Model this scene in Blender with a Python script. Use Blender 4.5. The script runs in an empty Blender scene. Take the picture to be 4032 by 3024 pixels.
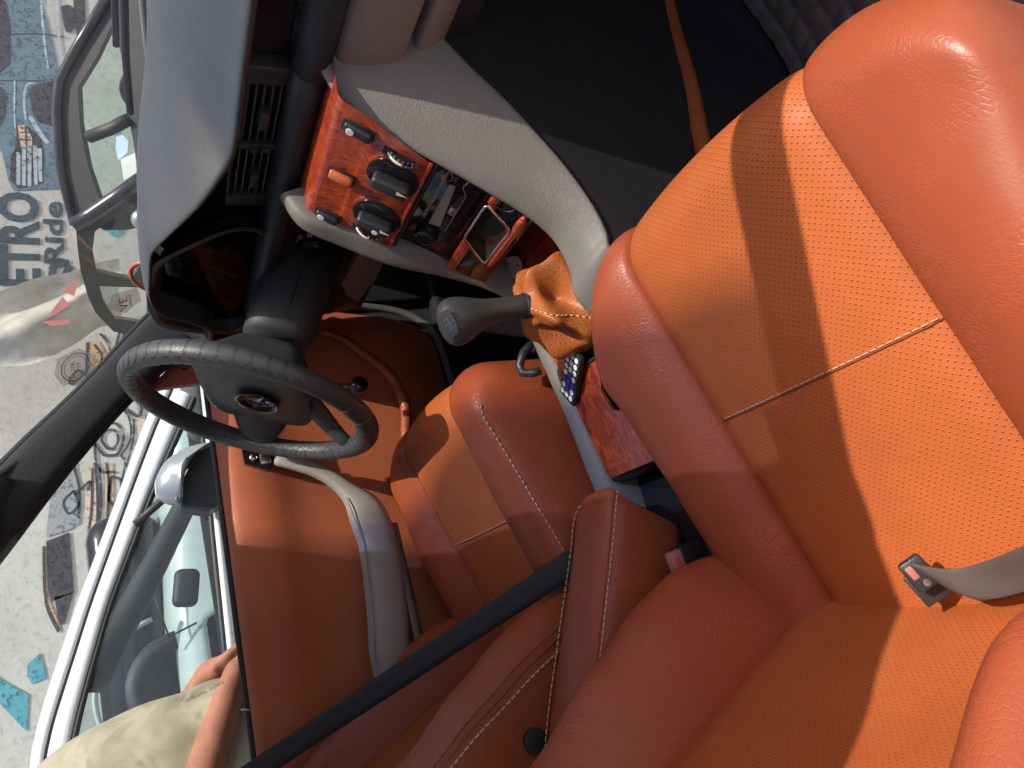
import bpy, bmesh, math, random
from mathutils import Vector, Matrix, noise
from mathutils.geometry import tessellate_polygon
random.seed(7)
R_ = math.radians
sc = bpy.context.scene
COL = sc.collection
# ---------------------------------------------------------------- camera, sky, sun, exposure
# axes: X to the car's front, Y to its left (driver's side), Z up, metres; the cabin floor is Z = 0
cd = bpy.data.cameras.new('camera'); cam = bpy.data.objects.new('camera', cd); COL.objects.link(cam)
rows = [[0.932738, -0.340255, -0.119275], [-0.257836, -0.398215, -0.88031], [0.252033, 0.851852, -0.45916]]      # view right, view down, view forward of the upright scene
r_, d_, f_ = (Vector(v) for v in rows)
mw = Matrix((d_, r_, -f_)).transposed().to_4x4(); mw.translation = Vector([-0.1134, -0.8209, 0.8848])   # the phone was held turned by 90 degrees
cam.matrix_world = mw
cd.sensor_width = 36.0; cd.lens = 25.729; cd.clip_start = 0.02; cd.clip_end = 400
sc.camera = cam
SUN_EL, SUN_AZ = 63.0, -43.0
world = bpy.data.worlds.new('World'); sc.world = world; world.use_nodes = True
wn = world.node_tree.nodes; bg = wn['Background']
sky = wn.new('ShaderNodeTexSky'); sky.sky_type = 'NISHITA'; sky.sun_disc = False
sky.sun_elevation = R_(SUN_EL); sky.sun_rotation = R_(90 - SUN_AZ); sky.air_density = 1.0; sky.dust_density = 3.5; sky.ozone_density = 0.7
world.node_tree.links.new(sky.outputs[0], bg.inputs[0]); bg.inputs[1].default_value = 0.128
sl = bpy.data.lights.new('sun', 'SUN'); sl.energy = 3.5; sl.angle = R_(0.53); sl.color = (1.0, 0.93, 0.83)
so = bpy.data.objects.new('sun', sl); COL.objects.link(so)
sd = Vector((math.cos(R_(SUN_EL))*math.cos(R_(SUN_AZ)), math.cos(R_(SUN_EL))*math.sin(R_(SUN_AZ)), math.sin(R_(SUN_EL))))
so.rotation_euler = sd.to_track_quat('Z', 'Y').to_euler(); so.location = sd*20
sc.view_settings.view_transform = 'Standard'; sc.view_settings.look = 'None'
sc.view_settings.exposure = 0.80; sc.view_settings.gamma = 1.0; sc.view_settings.use_curve_mapping = False
sc.render.engine = 'CYCLES'
sc.cycles.max_bounces = 6; sc.cycles.diffuse_bounces = 4; sc.cycles.glossy_bounces = 2; sc.cycles.transparent_max_bounces = 10
sc.cycles.caustics_reflective = False; sc.cycles.caustics_refractive = False
sc.cycles.sample_clamp_indirect = 4.0; sc.cycles.use_adaptive_sampling = True; sc.cycles.adaptive_threshold = 0.025

# ---------------------------------------------------------------- materials
def new_mat(name):
    m = bpy.data.materials.new(name); m.use_nodes = True
    nt = m.node_tree; return m, nt, nt.nodes['Principled BSDF']
def L(nt, a, b): nt.links.new(a, b)
def math_n(nt, op, a, b=None, c=None):
    n = nt.nodes.new('ShaderNodeMath'); n.operation = op
    for i, v in enumerate((a, b, c)):
        if v is None: continue
        if isinstance(v, (int, float)): n.inputs[i].default_value = v
        else: L(nt, v, n.inputs[i])
    return n.outputs[0]
def ramp(nt, fac, stops):
    n = nt.nodes.new('ShaderNodeValToRGB'); L(nt, fac, n.inputs[0]); cr = n.color_ramp
    while len(cr.elements) < len(stops): cr.elements.new(0.5)
    for e, (p, c) in zip(cr.elements, stops):
        e.position = p; e.color = (*c, 1) if len(c) == 3 else c
    return n.outputs[0]
def coord(nt, kind='Object', scale=(1, 1, 1), rot=(0, 0, 0)):
    tc = nt.nodes.new('ShaderNodeTexCoord'); mp = nt.nodes.new('ShaderNodeMapping')
    mp.inputs['Scale'].default_value = scale; mp.inputs['Rotation'].default_value = rot
    L(nt, tc.outputs[kind], mp.inputs[0]); return mp.outputs[0]
def noise_n(nt, v, scale, detail=4, rough=0.55, dist=0.0):
    n = nt.nodes.new('ShaderNodeTexNoise'); n.inputs['Scale'].default_value = scale; n.inputs['Detail'].default_value = detail
    n.inputs['Roughness'].default_value = rough; n.inputs['Distortion'].default_value = dist; L(nt, v, n.inputs['Vector']); return n.outputs['Fac']
def vor_n(nt, v, scale, feature='DISTANCE_TO_EDGE', rand=1.0):
    n = nt.nodes.new('ShaderNodeTexVoronoi'); n.feature = feature; n.inputs['Scale'].default_value = scale
    n.inputs['Randomness'].default_value = rand; L(nt, v, n.inputs['Vector']); return n.outputs['Distance']
def bump(nt, p, h, dist, strength=1.0, prev=None):
    b = nt.nodes.new('ShaderNodeBump'); b.inputs['Strength'].default_value = strength; b.inputs['Distance'].default_value = dist
    L(nt, h, b.inputs['Height'])
    if prev is not None: L(nt, prev, b.inputs['Normal'])
    L(nt, b.outputs[0], p.inputs['Normal']); return b.outputs[0]
def mixc(nt, fac, a, b, mode='MIX'):
    n = nt.nodes.new('ShaderNodeMix'); n.data_type = 'RGBA'; n.blend_type = mode
    for k, v in (('A', a), ('B', b)):
        s = [i for i in n.inputs if i.name == k and i.type == 'RGBA'][0]
        if isinstance(v, tuple): s.default_value = (*v, 1)
        else: L(nt, v, s)
    s = n.inputs[0]
    if isinstance(fac, (int, float)): s.default_value = fac
    else: L(nt, fac, s)
    return [o for o in n.outputs if o.type == 'RGBA'][0]
def plain(name, col, rough=0.5, metal=0.0, var=0.12, nscale=12.0, grain=0.0, gscale=600.0, coat=0.0, spec=0.5):
    m, nt, p = new_mat(name); v = coord(nt)
    n = noise_n(nt, v, nscale, 2)
    c = ramp(nt, n, [(0.25, tuple(x*(1-var) for x in col)), (0.75, tuple(min(1, x*(1+var)) for x in col))])
    L(nt, c, p.inputs['Base Color']); p.inputs['Metallic'].default_value = metal
    rr = math_n(nt, 'MULTIPLY_ADD', n, 0.25*rough, rough*0.87); L(nt, rr, p.inputs['Roughness'])
    p.inputs['Coat Weight'].default_value = coat; p.inputs['Coat Roughness'].default_value = 0.08
    p.inputs['Specular IOR Level'].default_value = spec
    if grain: bump(nt, p, noise_n(nt, v, gscale, 0), grain)
    return m
def leather(name, col, perf=False, rough=0.38, spacing=0.0056, dark=0.35, wrinkle=1.0, spec=0.33):
    m, nt, p = new_mat(name)
    v = coord(nt)
    n = noise_n(nt, v, 7, 3, 0.6)
    n2 = noise_n(nt, v, 60, 1)
    c = ramp(nt, n, [(0.2, tuple(x*0.82 for x in col)), (0.8, tuple(min(1, x*1.10) for x in col))])
    c = mixc(nt, math_n(nt, 'MULTIPLY', n2, 0.30), c, tuple(x*0.62 for x in col))
    if not perf:
        warp = nt.nodes.new('ShaderNodeVectorMath'); warp.operation = 'ADD'
        nn = nt.nodes.new('ShaderNodeTexNoise'); nn.inputs['Scale'].default_value = 22; nn.inputs['Detail'].default_value = 0; L(nt, v, nn.inputs['Vector'])
        sc_ = nt.nodes.new('ShaderNodeVectorMath'); sc_.operation = 'SCALE'; L(nt, nn.outputs['Color'], sc_.inputs[0]); sc_.inputs['Scale'].default_value = 0.03
        L(nt, v, warp.inputs[0]); L(nt, sc_.outputs[0], warp.inputs[1])
        cr = vor_n(nt, warp.outputs[0], 190)
        crease = ramp(nt, cr, [(0.0, (0, 0, 0)), (0.16, (1, 1, 1))])
        mask = ramp(nt, n, [(0.36, (0, 0, 0)), (0.62, (1, 1, 1))])
        inv = math_n(nt, 'MULTIPLY', math_n(nt, 'SUBTRACT', 1.0, crease), mask)
        fine = noise_n(nt, v, 520, 0)
        b = bump(nt, p, math_n(nt, 'SUBTRACT', math_n(nt, 'MULTIPLY', fine, 0.13), math_n(nt, 'MULTIPLY', inv, 0.5*wrinkle)), 0.0010, 0.6)
        c = mixc(nt, math_n(nt, 'MULTIPLY', inv, 0.10), c, tuple(min(1, x*1.35) for x in col))
    else:
        uv = coord(nt, 'UV', (1/spacing, 1/spacing, 1), (0, 0, R_(38)))
        fr = nt.nodes.new('ShaderNodeVectorMath'); fr.operation = 'FRACTION'; L(nt, uv, fr.inputs[0])
        def dot(ox, oy, r0, r1):
            s = nt.nodes.new('ShaderNodeVectorMath'); s.operation = 'SUBTRACT'; L(nt, fr.outputs[0], s.inputs[0]); s.inputs[1].default_value = (ox, oy, 0)
            sp = nt.nodes.new('ShaderNodeSeparateXYZ'); L(nt, s.outputs[0], sp.inputs[0])
            d2 = math_n(nt, 'SQRT', math_n(nt, 'ADD', math_n(nt, 'MULTIPLY', sp.outputs[0], sp.outputs[0]), math_n(nt, 'MULTIPLY', sp.outputs[1], sp.outputs[1])))
            mr = nt.nodes.new('ShaderNodeMapRange'); mr.interpolation_type = 'SMOOTHSTEP'; L(nt, d2, mr.inputs[0])
            mr.inputs[1].default_value = r0; mr.inputs[2].default_value = r1; mr.inputs[3].default_value = 1; mr.inputs[4].default_value = 0
            return mr.outputs[0]
        hole = dot(0.5, 0.5, 0.08, 0.19); rim = dot(0.66, 0.57, 0.06, 0.17)
        c = mixc(nt, math_n(nt, 'MULTIPLY', rim, 0.75), c, tuple(min(1, x*k) for x, k in zip(col, (1.5, 2.4, 3.2))))
        c = mixc(nt, math_n(nt, 'MULTIPLY', hole, 0.8), c, tuple(x*dark for x in col))
        b = bump(nt, p, math_n(nt, 'SUBTRACT', math_n(nt, 'MULTIPLY', n2, 0.15), hole), 0.0011, 0.8)
    L(nt, c, p.inputs['Base Color'])
    L(nt, math_n(nt, 'MULTIPLY_ADD', n2, 0.2, rough-0.08), p.inputs['Roughness'])
    p.inputs['Specular IOR Level'].default_value = spec
    return m
def burl(name):
    m, nt, p = new_mat(name); v = coord(nt, 'Object', (0.8, 1.5, 0.8), (0.3, 0.2, 0.5))
    w = noise_n(nt, v, 14, 3, 0.5, 1.2)
    n1 = noise_n(nt, v, 34, 8, 0.62, 2.2)
    n2 = noise_n(nt, v, 130, 4, 0.6, 3.0)
    wv = nt.nodes.new('ShaderNodeTexWave'); wv.inputs['Scale'].default_value = 26; wv.inputs['Distortion'].default_value = 16
    wv.inputs['Detail'].default_value = 4; wv.inputs['Detail Scale'].default_value = 1.6; L(nt, v, wv.inputs[0])
    c = ramp(nt, n1, [(0.28, (0.05, 0.007, 0.004)), (0.42, (0.26, 0.032, 0.009)), (0.55, (0.42, 0.062, 0.014)), (0.75, (0.58, 0.125, 0.026))])
    c = mixc(nt, math_n(nt, 'MULTIPLY', math_n(nt, 'SUBTRACT', 1.0, wv.outputs['Fac']), 0.45), c, (0.14, 0.014, 0.006))
    eyes = ramp(nt, vor_n(nt, v, 75, 'F1'), [(0.08, (1, 1, 1)), (0.22, (0, 0, 0))])
    em = ramp(nt, w, [(0.50, (0, 0, 0)), (0.60, (1, 1, 1))])
    c = mixc(nt, math_n(nt, 'MULTIPLY', eyes, em), c, (0.045, 0.006, 0.004))
    c = mixc(nt, math_n(nt, 'MULTIPLY', n2, 0.25), c, (0.2, 0.02, 0.01))
    L(nt, c, p.inputs['Base Color']); p.inputs['Roughness'].default_value = 0.35
    p.inputs['Coat Weight'].default_value = 0.6; p.inputs['Coat Roughness'].default_value = 0.12
    bump(nt, p, noise_n(nt, v, 60, 4), 0.0007, 0.5)
    return m
def glass(name, tint=(1, 1, 1), refl=0.9, rough=0.0, haze=0.0, hazecol=(0.8, 0.85, 0.9), band=None, scratch=0.0):
    m = bpy.data.materials.new(name); m.use_nodes = True; nt = m.node_tree; nt.nodes.clear()
    out = nt.nodes.new('ShaderNodeOutputMaterial')
    tr = nt.nodes.new('ShaderNodeBsdfTransparent'); tr.inputs[0].default_value = (*tint, 1)
    gl = nt.nodes.new('ShaderNodeBsdfGlossy'); gl.inputs['Roughness'].default_value = rough
    fr = nt.nodes.new('ShaderNodeFresnel'); fr.inputs[0].default_value = 1.45
    mx = nt.nodes.new('ShaderNodeMixShader'); L(nt, math_n(nt, 'MULTIPLY', fr.outputs[0], refl), mx.inputs[0]); L(nt, tr.outputs[0], mx.inputs[1]); L(nt, gl.outputs[0], mx.inputs[2])
    last = mx.outputs[0]
    v = coord(nt)
    if band:
        z0, z1, col = band          # tinted strip along the top of the windscreen
        sp = nt.nodes.new('ShaderNodeSeparateXYZ'); L(nt, v, sp.inputs[0])
        mr = nt.nodes.new('ShaderNodeMapRange'); L(nt, math_n(nt, 'SUBTRACT', sp.outputs[2], math_n(nt, 'MULTIPLY', math_n(nt, 'ADD', sp.outputs[1], 0.4), 0.07)), mr.inputs[0]); mr.inputs[1].default_value = z0; mr.inputs[2].default_value = z1  # sideways tilt of the strip is added so sun reaches the driver's door
        L(nt, mixc(nt, mr.outputs[0], tint, col), tr.inputs[0])
    if haze:
        df = nt.nodes.new('ShaderNodeBsdfDiffuse'); df.inputs[0].default_value = (*hazecol, 1)
        dn = noise_n(nt, v, 9, 1, 0.6); ds = 0.45
        f = math_n(nt, 'MULTIPLY', math_n(nt, 'ADD', math_n(nt, 'MULTIPLY', dn, 1.1), math_n(nt, 'MULTIPLY', math_n(nt, 'POWER', ds, 3.0), 1.2)), haze)
        if scratch:
            w = nt.nodes.new('ShaderNodeTexNoise'); w.inputs['Scale'].default_value = 1; L(nt, coord(nt, 'Object', (6, 6, 500), (0.25, 0.5, 0)), w.inputs['Vector'])
            f = math_n(nt, 'ADD', f, math_n(nt, 'MULTIPLY', math_n(nt, 'GREATER_THAN', w.outputs['Fac'], 0.66), scratch))
        m2 = nt.nodes.new('ShaderNodeMixShader'); L(nt, f, m2.inputs[0]); L(nt, last, m2.inputs[1]); L(nt, df.outputs[0], m2.inputs[2]); last = m2.outputs[0]
    L(nt, last, out.inputs[0]); return m

ORANGE = (0.305, 0.066, 0.027)
M = dict(
    leather=leather('leather', ORANGE), perf=leather('perforated_leather', (0.415, 0.103, 0.029), True, rough=0.5, spacing=0.0049, spec=0.2),
    leather_side=leather('leather_side', (0.32, 0.060, 0.024), wrinkle=0.6),
    doorperf=leather('door_leather', (0.43, 0.112, 0.046), True, 0.5, 0.0058, 0.6),
    boot=leather('boot_leather', (0.38, 0.105, 0.024), True, 0.45, 0.0062, 0.6),
    thread=plain('thread', (0.60, 0.42, 0.26), 0.7), thread_dark=plain('dark_thread', (0.22, 0.05, 0.03), 0.7),
    burl=burl('burl_wood'),
    grey=leather('grey_vinyl', (0.175, 0.163, 0.147), rough=0.5, wrinkle=1.0), glove=leather('glovebox_vinyl', (0.25, 0.205, 0.175), rough=0.55, wrinkle=0.3),
    dash=leather('dash_vinyl', (0.048, 0.050, 0.055), rough=0.42, wrinkle=0.3, spec=0.5), doorgrey=leather('door_grey_vinyl', (0.30, 0.275, 0.245), rough=0.5, wrinkle=0.8), roll=leather('roll_vinyl', (0.030, 0.032, 0.036), rough=0.45, wrinkle=0.7), black=plain('black_plastic', (0.022, 0.022, 0.025), 0.42, grain=0.0003),
    gloss=plain('gloss_black', (0.012, 0.012, 0.014), 0.08, var=0.02), carpet=plain('carpet', (0.010, 0.009, 0.009), 0.95, grain=0.003, gscale=900),
    vinyl=leather('black_vinyl', (0.016, 0.015, 0.017), rough=0.65, wrinkle=0.3, spec=0.12), quilt=plain('quilt', (0.085, 0.068, 0.066), 0.5, grain=0.0006, gscale=700),
    wheel=leather('wheel_leather', (0.055, 0.056, 0.058), rough=0.42, wrinkle=0.5, spec=0.5), hub=leather('hub_vinyl', (0.045, 0.047, 0.046), rough=0.40, wrinkle=1.6, spec=0.5),
    velour=plain('pillar_velour', (0.018, 0.018, 0.023), 0.85, var=0.3, nscale=20, grain=0.001, gscale=900), rubber=plain('rubber', (0.015, 0.015, 0.016), 0.6),
    chrome=plain('chrome', (0.75, 0.76, 0.78), 0.08, 1.0, var=0.03), steel=plain('steel', (0.5, 0.5, 0.5), 0.3, 1.0), white=plain('white_print', (0.75, 0.75, 0.72), 0.5, var=0.05),
    cream=plain('cream_plastic', (0.72, 0.68, 0.58), 0.4), orangepl=plain('orange_plastic', (0.55, 0.13, 0.05), 0.35), red=plain('red_plastic', (0.65, 0.03, 0.03), 0.35),
    blue=plain('blue_plastic', (0.02, 0.06, 0.55), 0.35), pink=plain('press_button', (0.36, 0.12, 0.11), 0.5), belt=plain('seat_belt_web', (0.02, 0.02, 0.024), 0.7, grain=0.0008, gscale=1200),
    beltgrey=plain('grey_belt_web', (0.075, 0.060, 0.052), 0.75, grain=0.0005, gscale=1500), rim_grey=plain('screen', (0.28, 0.28, 0.22), 0.2, var=0.3),
    clear=glass('clear_glass', (0.93, 0.96, 0.95), 0.7), screen=glass('windscreen_glass', (0.93, 0.95, 0.94), 0.12, haze=0.16, band=(1.030, 1.056, (0.15, 0.21, 0.40))),
    sideglass=glass('side_glass', (0.90, 0.95, 0.95), 0.6, haze=0.02, scratch=0.03), lens=glass('cluster_lens', (0.55, 0.53, 0.52), 0.05), paletint=glass('pale_green_glass', (0.86, 0.94, 0.90), 0.3, haze=0.01), tint=glass('tinted_glass', (0.64, 0.77, 0.76), 1.1, haze=0.02),
    headliner=plain('headliner', (0.42, 0.40, 0.37), 0.9), residue=plain('tape_residue', (0.42, 0.30, 0.25), 0.8, var=0.3, nscale=80),
)
# ---------------------------------------------------------------- mesh helpers
def V(*a): return Vector(a if len(a) > 1 else a[0])
def setp(o, label=None, cat=None, group=None, kind=None):
    for k, v in (('label', label), ('category', cat), ('group', group), ('kind', kind)):
        if v: o[k] = v
    return o
def link(o, parent=None):
    COL.objects.link(o)
    if parent is not None:
        o.parent = parent
        if parent.type == 'EMPTY': o.matrix_parent_inverse = Matrix.Translation(-parent.location)
    return o
def thing(name, loc, label, cat, group=None):
    o = bpy.data.objects.new(name, None); o.location = loc; o.empty_display_size = 0.05; COL.objects.link(o)
    return setp(o, label, cat, group)
class MB:
    def __init__(s): s.v = []; s.f = []; s.uv = {}
    def add(s, vs, fs, uvs=None):
        b = len(s.v); s.v += [Vector(v) for v in vs]; s.f += [tuple(i+b for i in f) for f in fs]
        if uvs:
            for i, u in enumerate(uvs): s.uv[b+i] = u
        return s
    def grid(s, rows, uvs=None, cu=False, cv=False):
        n, m = len(rows), len(rows[0]); vs = [p for r in rows for p in r]; fs = []
        for i in range(n if cu else n-1):
            for j in range(m if cv else m-1):
                a, b = i*m+j, i*m+(j+1) % m; c, d = ((i+1) % n)*m+(j+1) % m, ((i+1) % n)*m+j
                fs.append((a, b, c, d))
        return s.add(vs, fs, [u for r in uvs for u in r] if uvs else None)
    def loft(s, rings, caps=True):
        m = len(rings[0]); b = len(s.v); s.grid(rings, cv=True)
        if caps: s.f.append(tuple(b+j for j in range(m-1, -1, -1))); s.f.append(tuple(b+(len(rings)-1)*m+j for j in range(m)))
        return s
    def tube(s, pts, r, n=8, caps=True, closed=False, flat=None):
        pts = [Vector(p) for p in pts]; N = len(pts); rings = []; prev = None
        for i, p in enumerate(pts):
            if closed: t = pts[(i+1) % N]-pts[i-1]
            else: t = pts[min(i+1, N-1)]-pts[max(i-1, 0)]
            t.normalize()
            if prev is None:
                a = Vector((0, 0, 1)) if abs(t.z) < 0.9 else Vector((0, 1, 0)); u = t.cross(a).normalized()
            else: u = (prev-t*prev.dot(t)).normalized()
            prev = u; w = t.cross(u); rr = r[i] if isinstance(r, (list, tuple)) else r
            fl = flat if flat else 1.0
            rings.append([p+u*(rr*math.cos(2*math.pi*k/n))+w*(rr*fl*math.sin(2*math.pi*k/n)) for k in range(n)])
        if closed: return s.grid(rings, cu=True, cv=True)
        return s.loft(rings, caps)
    def box(s, c, size, rot=None, bevel=0.0, seg=2):
        bm = bmesh.new(); bmesh.ops.create_cube(bm, size=1.0)
        for v in bm.verts: v.co = Vector((v.co.x*size[0], v.co.y*size[1], v.co.z*size[2]))
        if bevel: bmesh.ops.bevel(bm, geom=bm.edges[:], offset=bevel, segments=seg, profile=0.5, affect='EDGES')
        bm.verts.index_update(); Rm = rot if rot is not None else Matrix.Identity(3)
        s.add([Rm @ v.co+Vector(c) for v in bm.verts], [tuple(v.index for v in f.verts) for f in bm.faces]); bm.free(); return s
    def plate(s, outer, th, nrm, holes=(), both=True):
        """flat slab: outline (3D, planar) pushed by th along nrm"""
        nrm = Vector(nrm).normalized(); loops = [[Vector(p) for p in outer]]+[[Vector(p) for p in h] for h in holes]
        flat = [p for l in loops for p in l]; tris = tessellate_polygon(loops); n = len(flat)
        fs = []
        for t in tris:
            a, b, c = (flat[i] for i in t)
            t = t if (b-a).cross(c-a).dot(nrm) > 0 else (t[0], t[2], t[1])
            fs.append(tuple(i+n for i in t)); fs.append(tuple(reversed(t)))
        k = 0
        for l in loops:
            for i in range(len(l)):
                a, b = k+i, k+(i+1) % len(l); fs.append((a, b, b+n, a+n))
            k += len(l)
        return s.add(flat+[p+nrm*th for p in flat], fs)
    def lathe(s, c, ax, prof, n=24, caps=True):
        ax = Vector(ax).normalized(); a = Vector((0, 0, 1)) if abs(ax.z) < 0.9 else Vector((1, 0, 0)); u = ax.cross(a).normalized(); w = ax.cross(u)
        return s.loft([[Vector(c)+ax*h+(u*math.cos(2*math.pi*k/n)+w*math.sin(2*math.pi*k/n))*r for k in range(n)] for r, h in prof], caps)
    def build(s, name, mat, parent=None, sub=0, smooth=True, auto=None, solid=0.0, kind=None):
        me = bpy.data.meshes.new(name); me.from_pydata([tuple(v) for v in s.v], [], s.f)
        me.materials.append(M[mat] if isinstance(mat, str) else mat)
        bm = bmesh.new(); bm.from_mesh(me); bmesh.ops.recalc_face_normals(bm, faces=bm.faces[:]); bm.to_mesh(me); bm.free()
        if s.uv:
            ul = me.uv_layers.new(name='UVMap')
            for lp in me.loops: ul.data[lp.index].uv = s.uv.get(lp.vertex_index, (0, 0))
        if smooth:
            me.polygons.foreach_set('use_smooth', [True]*len(me.polygons))
            if auto: me.set_sharp_from_angle(angle=R_(auto))
        me.update()
        o = bpy.data.objects.new(name, me); link(o, parent)
        if solid: md = o.modifiers.new('solid', 'SOLIDIFY'); md.thickness = solid; md.offset = 0
        if sub: md = o.modifiers.new('sub', 'SUBSURF'); md.levels = md.render_levels = sub
        if kind: o['kind'] = kind
        return o
def cr(pts, n):
    """Catmull-Rom through the points, n steps for each span"""
    P = [Vector(p) for p in pts]; P = [P[0]*2-P[1]]+P+[P[-1]*2-P[-2]]; out = []
    for i in range(1, len(P)-2):
        a, b, c, d = P[i-1:i+3]
        for k in range(n):
            t = k/n; out.append(0.5*((2*b)+(c-a)*t+(2*a-5*b+4*c-d)*t*t+(3*b-a-3*c+d)*t**3))
    return out+[P[-2]]
def interp(x, tab):
    if x <= tab[0][0]: return tab[0][1]
    for (a, fa), (b, fb) in zip(tab, tab[1:]):
        if x <= b:
            t = (x-a)/(b-a); t = t*t*(3-2*t); return fa+(fb-fa)*t
    return tab[-1][1]
def stitches(path, parent, nrm=None, ln=0.0062, gap=0.0034, r=0.0011, mat='thread', name='stitching', lift=0.0008):
    m = MB(); P = [Vector(p) for p in path]; seg = []; acc = 0.0; dist = [0.0]
    for a, b in zip(P, P[1:]): dist.append(dist[-1]+(b-a).length)
    def at(d):
        for i in range(len(P)-1):
            if d <= dist[i+1]:
                t = (d-dist[i])/max(1e-9, dist[i+1]-dist[i]); return P[i].lerp(P[i+1], t)
        return P[-1].copy()
    d = 0.0; nr = Vector(nrm).normalized()*lift if nrm else Vector((0, 0, lift))
    while d+ln < dist[-1]:
        a, c = at(d)+nr, at(d+ln)+nr; b = (a+c)/2+nr*0.8
        m.tube([a-nr*1.4, a+(c-a)*0.15, b, c-(c-a)*0.15, c-nr*1.4], r, 5); d += ln+gap
    return m.build(name, mat, parent)
def text_mesh(body, size, origin, ux, uy, mat, parent, name='lettering', depth=0.0004, bold=0.0, align='LEFT', shear=0.0):
    cu = bpy.data.curves.new(name, 'FONT'); cu.body = body; cu.size = size; cu.extrude = depth; cu.offset = bold; cu.align_x = align; cu.shear = shear
    cu.resolution_u = 3
    ux, uy = Vector(ux).normalized(), Vector(uy).normalized(); un = ux.cross(uy)
    tmp = bpy.data.objects.new('tmp', cu); me = bpy.data.meshes.new_from_object(tmp); bpy.data.objects.remove(tmp)
    mt = Matrix((ux, uy, un)).transposed().to_4x4(); mt.translation = Vector(origin); me.transform(mt); me.name = name
    me.materials.clear(); me.materials.append(M[mat] if isinstance(mat, str) else mat)
    o = bpy.data.objects.new(name, me); return link(o, parent)
def rotm(ux, uy, uz): return Matrix((Vector(ux).normalized(), Vector(uy).normalized(), Vector(uz).normalized())).transposed()

# ================================================================= the cabin shell
def struct(name, mb, mat, **k): return setp(mb.build(name, mat, **k), kind='structure')
def sheet(f, us, vs): return [[Vector(f(u, v)) for v in vs] for u in us]
def lin(a, b, n): return [a+(b-a)*i/(n-1) for i in range(n)]
struct('floor', MB().box((-0.1, 0, -0.02), (2.3, 1.5, 0.04)), 'carpet', smooth=False)
struct('firewall', MB().box((1.0, 0, 0.33), (0.03, 1.5, 0.74)).box((0.86, -0.4, 0.08), (0.36, 0.62, 0.02), Matrix.Rotation(R_(-38), 3, 'Y')).box((0.86, 0.4, 0.08), (0.36, 0.62, 0.02), Matrix.Rotation(R_(-38), 3, 'Y')), 'carpet', smooth=False)
struct('cowl', MB().box((0.93, 0, 0.755), (0.30, 1.5, 0.03)), 'carpet', smooth=False)
struct('door_sill', MB().box((-0.1, 0.72, 0.09), (2.2, 0.09, 0.26), bevel=0.01), 'vinyl', smooth=False)
struct('door_sill', MB().box((-0.1, -0.74, 0.03), (2.2, 0.08, 0.12), bevel=0.01), 'vinyl', smooth=False)
for sg in (1, -1): struct('kick_panel', MB().box((0.80, sg*0.715, 0.36), (0.44, 0.03, 0.74), bevel=0.005), 'vinyl', smooth=False)
def tun(u, v):
    prof = [(-0.240, 0.0), (-0.232, 0.03), (-0.205, 0.12), (-0.18, 0.20), (-0.15, 0.235), (0.05, 0.225), (0.09, 0.19), (0.12, 0.08), (0.14, 0.0)]
    y, z = prof[v]; k = max(0.0, (u-0.45)/0.5); return (u, y*(1+0.35*k), z*(1+0.25*k)+0.0)
tn = struct('transmission_tunnel', MB().grid(sheet(tun, lin(-0.9, 0.98, 24), range(9))), 'vinyl', sub=1)
st = MB()
path = cr([(0.635,-0.222,0.158), (0.5364,-0.222,0.1725), (0.4515,-0.222,0.1805), (0.3777,-0.222,0.1939), (0.3212,-0.222,0.2062), (0.2539,-0.222,0.2312)], 6)
st.grid([[p+V(0, 0.006, 0.010), p+V(0, -0.001, 0.004), p+V(0, -0.003, -0.003), p+V(0, -0.004, -0.009)] for p in path], [[(i*0.01, j*0.008) for j in range(4)] for i in range(len(path))])
st.build('leather_edging', leather('edging_leather', (0.28, 0.07, 0.018), True, 0.5, 0.007, 0.6), tn, solid=0.003)
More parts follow.
